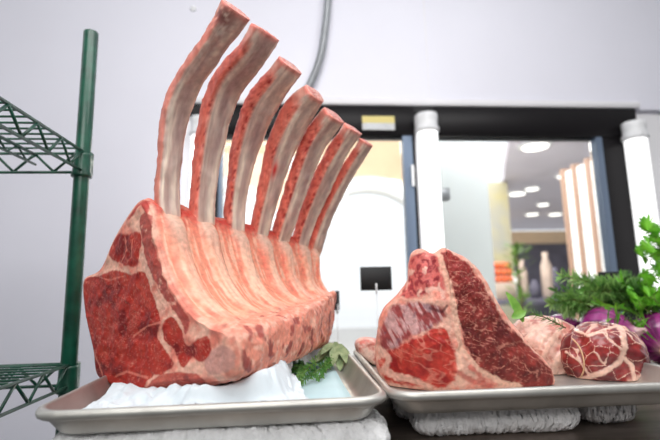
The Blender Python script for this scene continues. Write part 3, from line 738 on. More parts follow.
# the ribs
def rib(i, r):
    s = r['s']; n = 84; NAa = 56
    l, rr_ = resamp(r['L'], n), resamp(r['R'], n); c = (l+rr_)/2
    C3 = np.array([onplane(x, y, P0+AX*s, AX) for x, y in c])
    ext = C3[-1]+(C3[-1]-C3[-8])*.35; C3 = np.vstack([C3, C3[-1]*.5+ext*.5, ext]); wpx = np.r_[np.hypot(*(l-rr_).T), [np.hypot(*(l[-1]-rr_[-1]))*.8]*2]
    kk = np.hanning(23); kk /= kk.sum()
    def sm_(a): return np.convolve(np.r_[2*a[0]-a[11:0:-1], a, 2*a[-1]-a[-2:-13:-1]], kk, 'valid')
    C3 = np.stack([sm_(C3[:, q]) for q in range(3)], 1); wpx = sm_(wpx)
    T = np.gradient(C3, axis=0); T /= np.linalg.norm(T, axis=1)[:, None]
    rings = []; cols = []
    ang = np.linspace(0, 2*math.pi, NAa, endpoint=False)
    for k in range(len(C3)):
        N = np.cross(T[k], AX); N /= np.linalg.norm(N)
        if N@EE < 0: N = -N
        # screen width of unit section directions
        q = proj(np.array([C3[k]-AX*.005, C3[k]+AX*.005, C3[k]-N*.005, C3[k]+N*.005, C3[k]-T[k]*.005, C3[k]+T[k]*.005]))
        tv = q[5]-q[4]; tv /= np.hypot(*tv); pv = np.array([-tv[1], tv[0]])
        Ea, En = abs((q[1]-q[0])@pv)*100, abs((q[3]-q[2])@pv)*100
        ws = (1.2 if i < 3 else 1.13)*wpx[k]/(Ea+.66*En); th = .66*ws
        flare = 1+.10*math.exp(-(k/6.)**2)
        ex_ = 2/3.2
        ca, sa = np.cos(ang), np.sin(ang)
        X = np.sign(ca)*np.abs(ca)**ex_*ws/2*flare; Y = np.sign(sa)*np.abs(sa)**ex_*th/2*flare
        Y = Y-np.where(Y > 0, 1, .2)*.0012*np.cos(X/ws*4)*0
        P = C3[k]+np.outer(X, AX)+np.outer(Y, N)
        rad = P-C3[k]; rad /= np.linalg.norm(rad, axis=1)[:, None]
        P = P+rad*((fbm(P*55, 100+i, 3)-.5)*.0035+(fbm(P*200, 120+i, 2)-.5)*.0012)[:, None]
        # ragged meat strip along the front edge
        fe = smooth(.55, .95, -ca)
        P = P+rad*(fe*(fbm(P*np.array([140, 140, 140.]), 130+i, 3)-.45)*.0035)[:, None]
        rings.append(P)
        f = k/(len(C3)-1.)
        n1 = fbm(np.stack([ca*3.2, sa*3.2, np.full(NAa, f*5.)], 1), 140+i, 3)-.5; n2 = fbm(P*220, 150+i, 3)-.5
        cc = mixc(np.tile(C_(218, 196, 180), (NAa, 1)), C_(242, 226, 206), smooth(-.02, .2, n1))
        cc = mixc(cc, C_(176, 142, 134), smooth(.02, .22, -n1)*.7)
        cc = mixc(cc, C_(188, 134, 122), (.5 if i == 0 else .18)*(1-smooth(.1, .55, f))*smooth(-.2, .1, n2))
        # purple centre line
        cc = mixc(cc, C_(150, 112, 116), np.exp(-((ca+.05+.1*np.sin(f*9))/.16)**2)*(sa > 0)*.4)
        red = mixc(np.tile(C_(222, 116, 98), (NAa, 1)), C_(160, 34, 34), smooth(.02, .18, n2+(.03 if i in (2, 4, 5) else -.06)))
        red = mixc(red, C_(244, 150, 130), smooth(.06, .2, -n2)*.8)
        m = smooth(.55, .85, -ca+.25*n1+(.0 if i else -.2))*(smooth(-.9, -.2, sa))
        gate = smooth(.04, .12, f) if i not in (0,) else smooth(.0, .1, f)*.75
        cc = cc*(1-(m*gate)[:, None])+red*(m*gate)[:, None]
        cc = mixc(cc, C_(236, 150, 132), smooth(.70, .9, ca)*.7)
        cc = mixc(cc, C_(226, 120, 104), smooth(.90, .99, -ca)*.5)
        if i == 3 and .38 < f < .6: cc = mixc(cc, C_(206, 26, 30), np.exp(-((f-.5)/.05)**2)*np.exp(-((ca+.45)/.25)**2)*(sa > -.3))
        cc = mixc(cc, C_(224, 96, 80), np.exp(-(k/1.6)**2)*np.ones(NAa)*.75)
        cc = mixc(cc, C_(240, 180, 150), smooth(.86, .97, f)*np.ones(NAa)*.7)
        if i == 0: cc = mixc(cc, C_(110, 40, 42), math.exp(-((f-.05)/.05)**2)*smooth(-.2, .5, -ca)*smooth(-.1, .1, n2+.06)*.8)
        cols.append(cc)
    # cap at the sawn top
    top = rings[0]; c0 = top.mean(0); pre = []; prc = []
    tn = -T[0]
    for f in (.0, .2, .4, .55, .7, .82, .92, .97):
        P = c0+(top-c0)*f+tn*.0016*(1-f**3); P = P+tn*((fbm(P*300, 160+i)-.5)*.002)[:, None]
        n2 = fbm(P*420, 170+i, 2)
        cc = mixc(np.tile(C_(186, 92, 84), (NAa, 1)), C_(206, 160, 146), smooth(.4, .6, n2)); cc = mixc(cc, C_(238, 150, 132), smooth(.8, .97, f)*np.ones(NAa))
        pre.append(P); prc.append(cc)
    V, Fc = loft([list(map(tuple, q)) for q in rings])
    rb = mk('rib_bone', V, Fc, M['bone'], rack, np.vstack(cols))
    V, Fc = loft([list(map(tuple, q)) for q in pre+rings[:1]])
    mk('cut_end', V, Fc[:-1], M['bone'], rb, np.vstack(prc+cols[:1]))
for i, r in enumerate(ribs): rib(i, r)

# paper under the rack: a crumpled sheet
foot = (wpt(SF[:, 0], SF[:, 1], np.zeros(NA)), wpt(SR[:, 0], SR[:, 1], np.full(NA, LEN)))
def in_foot(X, Y):                            # distance outside the body's footprint strip
    d = np.stack([X-P0[0], Y-P0[1], X*0], 1); u, s = d@EE, d@AX; q = np.clip(s/LEN, 0, 1)
    u1 = (SF[:, 0].max()*(1-q)+SR[:, 0].max()*q)+.010*np.sin(math.pi*q)-.036*smooth(.12, .5, q); u0 = SF[:, 0].min()*(1-q)+SR[:, 0].min()*q
    return np.maximum(np.maximum(u-u1, u0-u), np.maximum(-s, s-LEN))
pk = onz(207, 398, FLOOR_Z-CAMZ); pk2 = onz(232, 392, FLOOR_Z-CAMZ); pk3 = onz(160, 398, FLOOR_Z-CAMZ); pk4 = onz(110, 396, FLOOR_Z-CAMZ)
bF, bR = fl[7:12][::-1], fr[7:12][::-1]         # lower contour of the meat, left to right
def paperz(X, Y):
    out = in_foot(X, Y); P = np.stack([X*38, Y*38, X*0], 1)
    w = np.abs(ridged(P, 201, 3)); w = np.clip(1-w, 0, 1)
    z = FLOOR_Z+.0022+smooth(-.012, .012, out)*(.0015+.005*(1-w)*smooth(0, .015, out)+.003*(fbm(P*.5, 207)))
    for p, h, r in ((pk, .014, .016), (pk2, .010, .014), (pk3, .004, .02), (pk4, .003, .022)):
        dd = np.hypot(X-p[0], (Y-p[1])*1.0); ridge = np.clip(1-dd/r, 0, 1)
        z = z+h*ridge*smooth(-.02, .004, out)*(.6+.4*vnoise(P*1.7, 209))
    fb = fbm(np.stack([X*34, Y*34, X*0+4], 1), 211, 3); fd = ridged(np.stack([X*60, Y*60, X*0+8], 1), 213, 2)
    sa = (X-P0[0])*AX[0]+(Y-P0[1])*AX[1]; ua = (X-P0[0])*EE[0]+(Y-P0[1])*EE[1]; q = np.clip(sa/LEN, 0, 1)
    ul = bF[0, 0]*(1-q)+bR[0, 0]*q; ur = bF[-1, 0]*(1-q)+bR[-1, 0]*q; v = np.clip((ua-ul)/(ur-ul), 0, 1)
    hF = np.interp(v, (bF[:, 0]-bF[0, 0])/(bF[-1, 0]-bF[0, 0]), bF[:, 1]); hR = np.interp(v, (bR[:, 0]-bR[0, 0])/(bR[-1, 0]-bR[0, 0]), bR[:, 1])
    lift = np.clip(P0[2]+hF*(1-q)+hR*q-.004-FLOOR_Z, .001, .05)*smooth(0, .25, v)
    side = lift*(1-smooth(.001, (.032-.020*smooth(.15, .5, q))+.008*fb, out))*(.90+.16*fb*smooth(-.01, .004, out))
    cx_, cy_ = X-LC[0], Y-LC[1]; ca_, sa_ = math.cos(LROT), math.sin(LROT); bx_, by_ = cx_*ca_+cy_*sa_, -cx_*sa_+cy_*ca_
    bd_ = np.minimum(LWD/2-.026-np.abs(bx_), LDP/2-.026-np.abs(by_)); side = side*smooth(.0, .020, bd_)
    frnt = (.004+.010*fb)*smooth(-.012, .004, out)*(1-smooth(.012, .05, out))
    z = z+np.maximum(side, frnt)+.0050*np.abs(fd)*smooth(-.002, .01, out)*(.25+.75*smooth(0, .02, bd_))
    return z
# footprint quadrilateral aligned with the rack axis, built as a skewed grid
def paper_sheet():
    n, m_ = 210, 260; V = []
    u = np.linspace(-1, 1, n); v = np.linspace(0, 1, m_)
    U, Vv = np.meshgrid(u, v)
    U = U.ravel(); Vv = Vv.ravel()
    s = -.080+Vv*(LEN+.095); q = np.clip(s/LEN, 0, 1)
    u1 = (SF[:, 0].max()*(1-q)+SR[:, 0].max()*q)-.036*smooth(.12, .5, q); u0 = SF[:, 0].min()*(1-q)+SR[:, 0].min()*q
    wr = .058-.040*smooth(.12, .5, q)+.012*(fbm(np.stack([s*40, s*0, s*0], 1), 221)-.3)
    uu = np.where(U > 0, (u0+u1)/2+(u1-u0)/2*U+wr*U, (u0+u1)/2+(u1-u0)/2*U+.070*U)
    s = s+.012*(fbm(np.stack([uu*30, uu*0+Vv, uu*0], 1), 223)-.5)
    P = wpt(uu, uu*0, s); X, Y = lclamp(P[:, 0], P[:, 1])
    Z = paperz(X, Y)
    T = np.stack([X, Y, Z], 1); B = T-[0, 0, .0006]; N = n*m_; V = np.vstack([T, B])
    idx = np.arange(N).reshape(m_, n); Q = np.stack([idx[:-1, :-1], idx[:-1, 1:], idx[1:, 1:], idx[1:, :-1]], -1).reshape(-1, 4)
    bd = list(idx[0])+list(idx[1:, -1])+list(idx[-1, -2::-1])+list(idx[-2:0:-1, 0])
    E = [(bd[i], N+bd[i], N+bd[(i+1) % len(bd)], bd[(i+1) % len(bd)]) for i in range(len(bd))]
    mk('butcher_paper', V, Q.tolist()+(Q[:, ::-1]+N).tolist()+E, M['paper'], label='crumpled white butcher paper under the rib rack', cat='paper')
paper_sheet()

# ------------------------------------------------------------------ meat built from an outline and a relief
def relief(name, outline, ctr, Yf, T, colf, mt, label, cat, NAq=420, NRq=110, side=10, pw=5, rnd_=.012, noise_=.0025, parent=None, shrink=.15, drift=0):
    t = np.linspace(0, len(outline), NAq, endpoint=False); Oq = catmull(outline, t); ctr = np.array(ctr, float)
    rings = []; cc = []
    for k in range(0, NRq+1):
        f = k/NRq; px = ctr+(Oq-ctr)*max(f, .004)
        Y = Yf(px)+rnd_*(1-np.sqrt(np.clip(1-f**pw, 0, 1)))
        P = np.array([at(x, y, yy) for (x, y), yy in zip(px, Y)])
        P[:, 1] += (fbm(P*65, 7)-.5)*noise_*2+(fbm(P*200, 9, 2)-.5)*noise_*.6
        rings.append(P); cc.append(colf(P, px))
    last = rings[-1]; c3 = last.mean(0)
    for k in range(1, side+1):
        f = k/side; P = last.copy(); P[:, 1] += T*f; P[:, 0] += T*f*drift
        sc = 1+.04*math.sin(math.pi*f)-shrink*f**3; P[:, 0] = c3[0]+(P[:, 0]-c3[0])*sc; P[:, 2] = c3[2]+(P[:, 2]-c3[2])*sc
        P += (P-[c3[0], 0, c3[2]])*[1, 0, 1]*((fbm(P*40, 12)-.5)*.05)[:, None]
        rings.append(P); cc.append(mixc(np.tile(FATC, (NAq, 1)), FATP, smooth(.4, .6, fbm(P*60, 15))))
    for f in (.7, .35, .01):
        P = last.copy(); P[:, 1] = P[:, 1].mean()*(1-f)+P[:, 1]*f+T+.004; P[:, 0] = c3[0]+T*drift+(P[:, 0]-c3[0])*f*(1-shrink); P[:, 2] = c3[2]+(P[:, 2]-c3[2])*f*(1-shrink)
        rings.append(P); cc.append(np.tile(RED, (NAq, 1)))
    n = NAq; nr = len(rings); idx = np.arange(nr*n).reshape(nr, n); nxt = np.roll(idx, -1, 1)
    Q = np.stack([idx[:-1], nxt[:-1], nxt[1:], idx[1:]], -1).reshape(-1, 4).tolist()
    Q += [tuple(idx[0][::-1]), tuple(idx[-1])]
    V = np.vstack(rings); V[:, 2] = np.maximum(V[:, 2], FLOOR_Z+.001)
    return mk(name, V, Q, mt, parent, np.vstack(cc), label=label, cat=cat)

st_out = [(444, 249), (455, 253), (465, 258), (475, 266), (484, 277), (491, 290), (498, 303), (508, 318), (520, 333), (534, 350), (547, 363), (553, 374), (551, 386), (520, 389), (480, 391), (440, 392), (405, 391), (388, 385), (378, 372), (376, 352), (378, 327), (384, 310), (399, 294), (408, 281), (409, 265), (413, 253), (423, 250), (433, 254)]
def stY(px):
    x, y = px[:, 0], px[:, 1]; ridge = 446+(y-249)*.10
    return .512+.00035*np.maximum(x-ridge, 0)+.0009*np.maximum(ridge-x, 0)+.0007*np.maximum(300-y, 0)*(x < ridge)*.6-.012*np.exp(-((x-415)/26)**2-((y-345)/24)**2)
g_str = catmull([(440, 252), (452, 254), (468, 264), (482, 281), (493, 302), (505, 320), (521, 339), (539, 357), (551, 372), (550, 388), (530, 390), (505, 382), (486, 374), (470, 358), (463, 340), (458, 315), (452, 290), (444, 270)], np.linspace(0, 17.99, 110))
g_ten = catmull([(386, 352), (400, 344), (420, 336), (438, 328), (448, 336), (455, 352), (456, 372), (448, 386), (424, 387), (400, 384), (386, 378), (380, 366)], np.linspace(0, 11.99, 80))
g_sil = catmull([(380, 330), (388, 311), (400, 303), (420, 303), (438, 306), (446, 314), (434, 326), (410, 338), (390, 350), (379, 348)], np.linspace(0, 9.99, 70))
g_top = catmull([(410, 258), (424, 252), (436, 256), (440, 270), (446, 292), (444, 300), (436, 290), (424, 296), (408, 298), (398, 294), (406, 282)], np.linspace(0, 10.99, 70))
def stcol(P, px):
    nz = fbm(P*180, 31, 3)-.5; n2 = fbm(P*70, 33, 3)-.5; wob = nz*5+n2*6
    c = mixc(np.tile(C_(236, 184, 164), (len(P), 1)), C_(234, 150, 132), smooth(-.1, .2, n2))
    def mask(pl, w=1.1): return 1-smooth(-w, w, poly_sd(px, pl)+wob)
    red = mixc(np.tile(C_(124, 46, 42), (len(P), 1)), C_(98, 32, 32), smooth(0, .25, n2)); red = mixc(red, C_(150, 56, 50), smooth(0, .25, -n2))
    red = mixc(red, C_(196, 66, 62), smooth(318, 262, px[:, 1])*.35)
    R = np.stack([px[:, 0]*.05+px[:, 1]*.01, px[:, 1]*.20-px[:, 0]*.03, px[:, 0]*0], 1); v1 = ridged(R, 241, 2)
    R = np.stack([px[:, 0]*.07-px[:, 1]*.05, px[:, 1]*.11+px[:, 0]*.09, px[:, 0]*0+5], 1); v2 = ridged(R, 243, 2)
    fl_ = np.clip(smooth(.80, .96, v1)*smooth(.46, .58, fbm(P*130, 245, 2))+smooth(.84, .97, v2)*smooth(.5, .6, fbm(P*120, 247, 2)), 0, 1)
    redm = mixc(red, C_(222, 150, 130), np.clip(fl_*.55+smooth(.72, .8, vnoise(P*480, 249))*.35, 0, 1))
    m = mask(g_str); c = c*(1-m[:, None])+redm*m[:, None]
    ten = mixc(np.tile(C_(196, 62, 52), (len(P), 1)), C_(160, 38, 38), smooth(0, .2, n2)); ten = mixc(ten, C_(228, 122, 102), smooth(.05, .25, -n2+nz*.6)*.6); ten = mixc(ten, C_(232, 150, 130), smooth(.8, .95, ridged(np.stack([px[:, 0]*.05+px[:, 1]*.03, px[:, 1]*.13-px[:, 0]*.05, px[:, 0]*0], 1), 257, 2))*.5)
    m = mask(g_ten, 1.6); c = c*(1-m[:, None])+ten*m[:, None]
    q = np.stack([px[:, 0]*.05+px[:, 1]*.055, px[:, 0]*.28-px[:, 1]*.16, px[:, 0]*0], 1); stv = fbm(q, 251, 3)
    sil = mixc(np.tile(C_(150, 66, 66), (len(P), 1)), C_(206, 164, 162), smooth(.38, .6, stv)*.9); sil = mixc(sil, C_(120, 96, 112), smooth(.55, .7, fbm(P*90, 253))*.5)
    m = mask(g_sil, 2.5); c = c*(1-m[:, None])+sil*m[:, None]
    tp = mixc(np.tile(C_(206, 104, 98), (len(P), 1)), C_(150, 52, 58), smooth(.0, .16, nz)); tp = mixc(tp, C_(236, 184, 168), smooth(.06, .18, n2-nz*.3))
    m = mask(g_top, 2); c = c*(1-m[:, None])+tp*m[:, None]
    for ln, w in (([(440, 256), (449, 285), (455, 315), (460, 345), (460, 384)], 2.8), ([(462, 350), (478, 368), (500, 382), (520, 386)], 2.4)):
        d = line_d(px, ln)+nz*4; c = mixc(c, C_(240, 190, 166), (1-smooth(w*.6, w*1.3, d))*.9)
    d = line_d(px, [(379, 348), (389, 360), (384, 370), (398, 377), (412, 380), (430, 387)])+nz*5; c = mixc(c, C_(238, 190, 170), (1-smooth(2, 4.5, d))*.85)
    for ln, w in (([(470, 366), (484, 380)], 2.5), ([(458, 372), (470, 380), (490, 386)], 3)):
        d = line_d(px, ln)+nz*5; c = mixc(c, C_(196, 84, 74), (1-smooth(w*.5, w*1.4, d))*.7)
    d = line_d(px, [(447, 306), (442, 312), (430, 308)]); c = mixc(c, C_(80, 30, 36), (1-smooth(.6, 2.2, d))*.7)
    return c
relief('porterhouse_steak', st_out, (450, 330), stY, .055, stcol, M['meat'], 'thick raw beef steak wedge shaped with a pale fat seam, standing on the right pan', 'meat', noise_=.0035, drift=.28)

# small pale cut far left on the right pan
pc_out = [(357, 345), (362, 340), (372, 339), (384, 343), (390, 352), (388, 364), (378, 366), (366, 360), (359, 353)]
def pccol(P, px):
    c = mixc(np.tile(C_(236, 204, 188), (len(P), 1)), C_(206, 120, 108), smooth(.45, .6, fbm(P*60, 301))); return c
relief('meat_trimming', pc_out, (374, 352), lambda px: .725+0*px[:, 0], .05, pccol, M['fat'], 'small pale pink cut behind the steak at the left end of the right pan', 'meat', NAq=160, NRq=30)

# caul-wrapped roasts
def roast(name, c, rx, ry, rz, yaw, base, veins, label, seed, big, nv=70, tie=None, white=.0):
    nu, nv_ = 300, 190; rings = []
    ths = np.linspace(.02, math.pi-.02, nv_); ph = np.linspace(0, 2*math.pi, nu, endpoint=False)
    D = np.array([[math.cos(t), math.sin(t)*math.cos(p), math.sin(t)*math.sin(p)] for t in ths for p in ph])
    S = D*[rx, ry, rz]; S += D*((fbm(D*2.2, seed, 3)-.5)*.012)[:, None]
    S[:, 2] = np.where(S[:, 2] < -rz*.86, -rz*.86+(S[:, 2]+rz*.86)*.1, S[:, 2])
    rs = np.random.RandomState(seed); pts = rs.normal(size=(nv, 3)); pts /= np.linalg.norm(pts, axis=1)[:, None]
    Dw = D+.16*np.stack([fbm(D*3.5, seed+1)-.5, fbm(D*3.5, seed+2)-.5, fbm(D*3.5, seed+3)-.5], 1)
    dist = np.sort(np.linalg.norm(Dw[:, None]-pts[None], axis=2), axis=1) if len(D) < 1 else None
    F1 = np.full(len(D), 9.); F2 = np.full(len(D), 9.)
    for p in pts:
        d = np.linalg.norm(Dw-p, axis=1); F2 = np.where(d < F1, F1, np.minimum(F2, d)); F1 = np.minimum(F1, d)
    ed = F2-F1; wv = .009+.045*smooth(.5, .75, fbm(D*2.5, seed+7))
    vein = 1-smooth(wv*.5, wv*1.5, ed)
    P = np.stack([c[0]+S[:, 0]*math.cos(yaw)-S[:, 1]*math.sin(yaw), c[1]+S[:, 0]*math.sin(yaw)+S[:, 1]*math.cos(yaw), c[2]+S[:, 2]], 1)
    px = proj(P); fr_ = (P[:, 1] < c[1]+.01)
    mv = np.zeros(len(P))
    for ln, w in big:
        d = line_d(px, ln)+(fbm(P*200, seed+9)-.5)*3; mv = np.maximum(mv, (1-smooth(w*.5, w*1.2, d))*fr_)
    vein = np.maximum(vein*.9, mv)
    cr_, sr_ = base
    cc = mixc(np.tile(cr_, (len(P), 1)), sr_, smooth(.4, .62, fbm(P*45, seed+11)))
    cc = mixc(cc, cc*.72, smooth(.5, .7, fbm(P*130, seed+13)))
    cc = mixc(cc, C_(236, 200, 182), white*smooth(.35, .6, fbm(P*60, seed+15)))
    cc = mixc(cc, C_(238, 196, 176), np.clip(vein*.9, 0, 1))
    nrm = D/np.array([rx, ry, rz]); nrm /= np.linalg.norm(nrm, axis=1)[:, None]
    nw = np.stack([nrm[:, 0]*math.cos(yaw)-nrm[:, 1]*math.sin(yaw), nrm[:, 0]*math.sin(yaw)+nrm[:, 1]*math.cos(yaw), nrm[:, 2]], 1)
    P = P+nw*(vein*.0009)[:, None]
    P[:, 2] = np.maximum(P[:, 2], FLOOR_Z+.0008)
    V, Fc = loft([P[k*nu:(k+1)*nu].tolist() for k in range(nv_)])
    o = mk(name, V, Fc, M['caul'], None, cc, label=label, cat='meat'); return o
def cen(x, y, Y): return at(x, y, Y)
c1 = cen(602, 357, .605); r1 = roast('caul_wrapped_roast', c1, .0565, .050, .0485, 0.05, (C_(150, 44, 42), C_(112, 30, 34)), None, 'round red roast wrapped in white webbed fat at the right end of the pan', 401,
    [([(612, 320), (622, 330), (625, 348), (620, 362), (604, 372), (586, 378), (572, 382)], 3.2), ([(622, 356), (632, 366), (634, 382)], 2.6), ([(575, 330), (588, 336), (602, 330), (618, 326)], 1.4), ([(566, 352), (580, 362), (590, 376)], 1.4), ([(600, 330), (612, 342), (622, 350)], 1.3)], 90)
c2 = cen(544, 352, .66); r2 = roast('caul_wrapped_roast', c2, .062, .055, .052, -.1, (C_(206, 132, 116), C_(176, 84, 76)), None, 'pale roast wrapped in white webbed fat between the steak and the red roast', 431,
    [([(520, 345), (535, 330), (550, 322), (562, 320)], 2.5), ([(540, 365), (548, 345), (560, 330)], 3.0), ([(552, 385), (556, 362), (566, 345)], 3.4)], 110, white=.75)
# twine on the red roast
tw = []
for a in np.linspace(-1.2, 1.75, 40):
    x = -.047; yy = math.cos(a)*-.0305; z = math.sin(a)*.0285
    tw.append((c1[0]+x, c1[1]+yy, max(c1[2]+z, FLOOR_Z+.003)))
b = MB(); b.tube(tw, .0011, 8)
b.build('twine', M['twine'], r1)

# ------------------------------------------------------------------ red onions
def onion(x, y, Y, r, tilt, label, seed):
    c = at(x, y, Y); n = 96; rings = []; cc = []
    t = empty('red_onion', (c[0], c[1], c[2]-r*.9), label, 'onion', 'red onions behind the right pan')
    R = Matrix.Rotation(tilt[0], 3, 'X') @ Matrix.Rotation(tilt[1], 3, 'Y'); R = np.array(R)
    prof = [(.02, -1.0), (.10, -.985), (.22, -.93), (.45, -.80), (.70, -.62), (.88, -.38), (.98, -.12), (1.0, .08), (.95, .30), (.83, .50), (.64, .68), (.42, .81), (.24, .91), (.13, 1.0), (.085, 1.12), (.06, 1.22), (.02, 1.25)]
    ts = np.linspace(0, len(prof)-1.001, 70); pr = catmull(prof, ts, False); a = np.linspace(0, 2*math.pi, n, endpoint=False)
    for q, z in pr:
        L = np.stack([q*np.cos(a), q*np.sin(a), np.full(n, z*.9)], 1); L = L*(1+.012*np.sin(a*5+seed)[:, None])
        P = L*r; st_ = fbm(np.stack([np.cos(a)*7, np.sin(a)*7, np.full(n, z*.6)], 1), seed, 3)
        col = mixc(np.tile(C_(150, 44, 122), (n, 1)), C_(100, 20, 82), smooth(.5, .65, st_)); col = mixc(col, C_(176, 84, 150), smooth(.52, .66, 1-st_)*.6)
        col = mixc(col, C_(214, 178, 170), smooth(.82, 1.05, abs(z))*.8*np.ones(n))
        rings.append(P@R.T+c); cc.append(col)
    V, Fc = loft([q.tolist() for q in rings]); mk('bulb', V, Fc, M['onion'], t, np.vstack(cc))
    b = MB()
    for k in range(14):
        an = k*.45; b.tube([np.array([.05*math.cos(an), .05*math.sin(an), -.88])*r@R.T+c, np.array([.14*math.cos(an), .14*math.sin(an), -1.0])*r@R.T+c], .0006, 5)
    b.build('root', M['twine'], t)
onion(609, 339, .858, .0630, (1.2, .5), 'red onion behind the round red roast, half hidden by it', 501)
onion(664, 339, .845, .055, (-1.1, .7), 'red onion cut by the right edge of the photo', 511)
onion(563, 338, .945, .050, (1.3, -.6), 'red onion behind the pale roast, only its dark purple top showing', 521)

# ------------------------------------------------------------------ herbs
def leaf(b, c, d, up, ln, wd, bend=.15, n=5, fold=.25):
    d = d/np.linalg.norm(d); s = np.cross(d, up); s /= (np.linalg.norm(s)+1e-9); u = np.cross(s, d)
    V = []; 
    for k in range(n+1):
        f = k/n; w = wd*math.sin(math.pi*min(f*.92+.06, 1))**.8; ctr = c+d*ln*f-u*ln*bend*f*f
        V += [ctr+s*w/2+u*w*fold, ctr, ctr-s*w/2+u*w*fold]
    Fc = []
    for k in range(n):
        q = k*3; Fc += [(q, q+1, q+4, q+3), (q+1, q+2, q+5, q+4)]
    b.add(V, Fc)
def sprig(name, path, r, leafn, ln, wd, mt, smt, label, cat, group, seed, spread=1.0, tip=.5, start=.1, per=2, bend=.15):
    rg = random.Random(seed); P = catmull(path, np.linspace(0, len(path)-1.001, 40), False)
    b = MB(); b.tube(P, np.linspace(r, r*.4, 40), 8); 
    base = P[0]
    o = empty(name, tuple(base), label, cat, group)
    b.build('stem', smt, o)
    l = MB(); T = np.gradient(P, axis=0); T /= np.linalg.norm(T, axis=1)[:, None]
    for k in range(leafn):
        f = start+(1-start)*(k+rg.random())/leafn; i = min(int(f*39), 39); c = P[i]; t = T[i]
        for m_ in range(per):
            a = rg.uniform(0, 6.28); n1 = np.cross(t, [0.3, .2, 1]); n1 /= np.linalg.norm(n1); n2 = np.cross(t, n1)
            rd = math.cos(a)*n1+math.sin(a)*n2; d = rd*spread+t*rg.uniform(.3, 1.0)
            s = 1-(1-tip)*f**3
            leaf(l, c+rd*r*.5, d, t+rd*.01, ln*s*rg.uniform(.75, 1.15), wd, rg.uniform(-.05, bend), 4)
    l.build('leaves', mt, o); return o
# rosemary heap behind the roasts
G = 'rosemary sprigs in the blurred heap behind the onions'
rg = random.Random(77)
heads = [((622, 318), (520, 300), .80), ((640, 322), (528, 284), .82), ((630, 320), (552, 288), .84), ((640, 316), (560, 300), .79), ((648, 322), (575, 296), .80), ((655, 318), (590, 290), .83), ((655, 322), (604, 300), .79), ((600, 322), (514, 312), .79), ((645, 322), (618, 286), .84),
         ((610, 320), (545, 306), .82), ((660, 312), (612, 312), .78), ((590, 318), (536, 318), .80), ((660, 320), (632, 296), .81)]
for k, ((x0, y0), (x1, y1), Y) in enumerate(heads):
    Y += .09; x1 = 550+(x1-512)*.70; y0 -= 5; y1 -= 3
    a = at(x0, y0-2, Y+.02); z = at(x1, y1-5, Y); mid = (a+z)/2+np.array([0, rg.uniform(-.01, .01), .012+rg.uniform(-.004, .01)])
    sprig('rosemary_sprig', [a, mid, z], .0015, 60, .033, .0038, M['rosemary' if k % 2 else 'rosedark'], M['wood'], 'green rosemary sprig lying in the blurred herb heap behind the red onions', 'herb', G, 600+k, .9, .55, .05, 3)
# long slender leaves (tarragon-like) lying over the onions
for k, (pts, Y) in enumerate((([(610, 318), (635, 322), (665, 312)], .74), ([(600, 306), (630, 312), (662, 330)], .76), ([(622, 282), (640, 296), (664, 306)], .79), ([(635, 330), (640, 310), (662, 298)], .76), ([(608, 322), (628, 330), (645, 322)], .73))):
    P = [at(x, y, Y+.08+.012*j) for j, (x, y) in enumerate(pts)]
    sprig('tarragon_sprig', P[::-1], .0012, 14, .045, .0058, M['parsley'], M['stem'], 'slender leaved green herb sprig draped beside the parsley over the onions', 'herb', 'slender herb sprigs by the parsley', 650+k, .6, .7, .1, 1, .25)
# parsley
def parsley(path, clusters, seed, r=.0012):
    path = [O+(p-O)*1.10 for p in path]
    rg = random.Random(seed); P = catmull(path, np.linspace(0, len(path)-1.001, 40), False)
    o = empty('parsley_sprig', tuple(P[0]), 'bright green curly edged parsley stem at the right edge of the photo', 'herb', 'parsley stems at the right edge')
    b = MB(); b.tube(P, np.linspace(r*1.5, r*.7, 40), 8); l = MB()
    for f, dx, dz, sz in clusters:
        c0 = P[int(f*39)]; c = c0+np.array([dx, rg.uniform(-.01, .01), dz]); b.tube([c0, (c0+c)/2+np.array([0, 0, .002]), c], r*.6, 6)
        nrm = np.array([rg.uniform(-.5, .5), -1, rg.uniform(.0, .9)]); nrm /= np.linalg.norm(nrm); u = np.cross(nrm, [0, 0, 1.]); u /= np.linalg.norm(u); v = np.cross(u, nrm)
        base = math.atan2(dz, dx)
        for j, aa in enumerate((-1.25, -.62, 0, .62, 1.25)):
            a = base+aa; s = 1.4*sz*(1 if j == 2 else .8 if j in (1, 3) else .6)
            # lobed leaflet
            m_ = 34; V = [c+nrm*0]; 
            for q in range(m_):
                t = q/(m_-1); an = (t-.5)*1.25; rad = s*(math.cos(an*1.15)**.6 if abs(an*1.15) < 1.5 else .1)*(1+.36*math.cos(t*math.pi*2*4.0))*(.9+.2*rg.random())
                dd = u*math.cos(a+an*.75)+v*math.sin(a+an*.75); V.append(c+dd*rad-nrm*(.12*rad*math.sin(t*31+j)+rad*rad*6))
            l.add(V, [(0, q, q+1) for q in range(1, m_)])
    b.build('stem', M['stem'], o); l.build('leaves', M['parsley'], o, sm=False)
parsley([at(668, 335, .80), at(672, 290, .79), at(656, 238, .78)], [(1, -.012, .016, .022), (1, .012, .014, .022), (.93, -.026, -.002, .020), (.8, -.022, .006, .02), (.85, .02, .0, .022), (.7, -.018, .0, .018)], 701)
parsley([at(672, 330, .78), at(664, 290, .77), at(650, 262, .76)], [(1, -.012, .010, .018), (1, .006, .018, .018), (.85, -.024, -.010, .018), (.8, .02, .0, .02), (.6, -.02, -.014, .016)], 702)
parsley([at(660, 335, .81), at(652, 310, .80), at(646, 284, .79)], [(1, -.004, .010, .014), (1, .014, .004, .015), (.7, -.016, .0, .014)], 703)
parsley([at(680, 330, .79), at(676, 290, .78), at(668, 250, .77)], [(1, -.010, .014, .022), (1, .012, .010, .02), (.7, -.02, .002, .02), (.5, -.018, .0, .018)], 704)
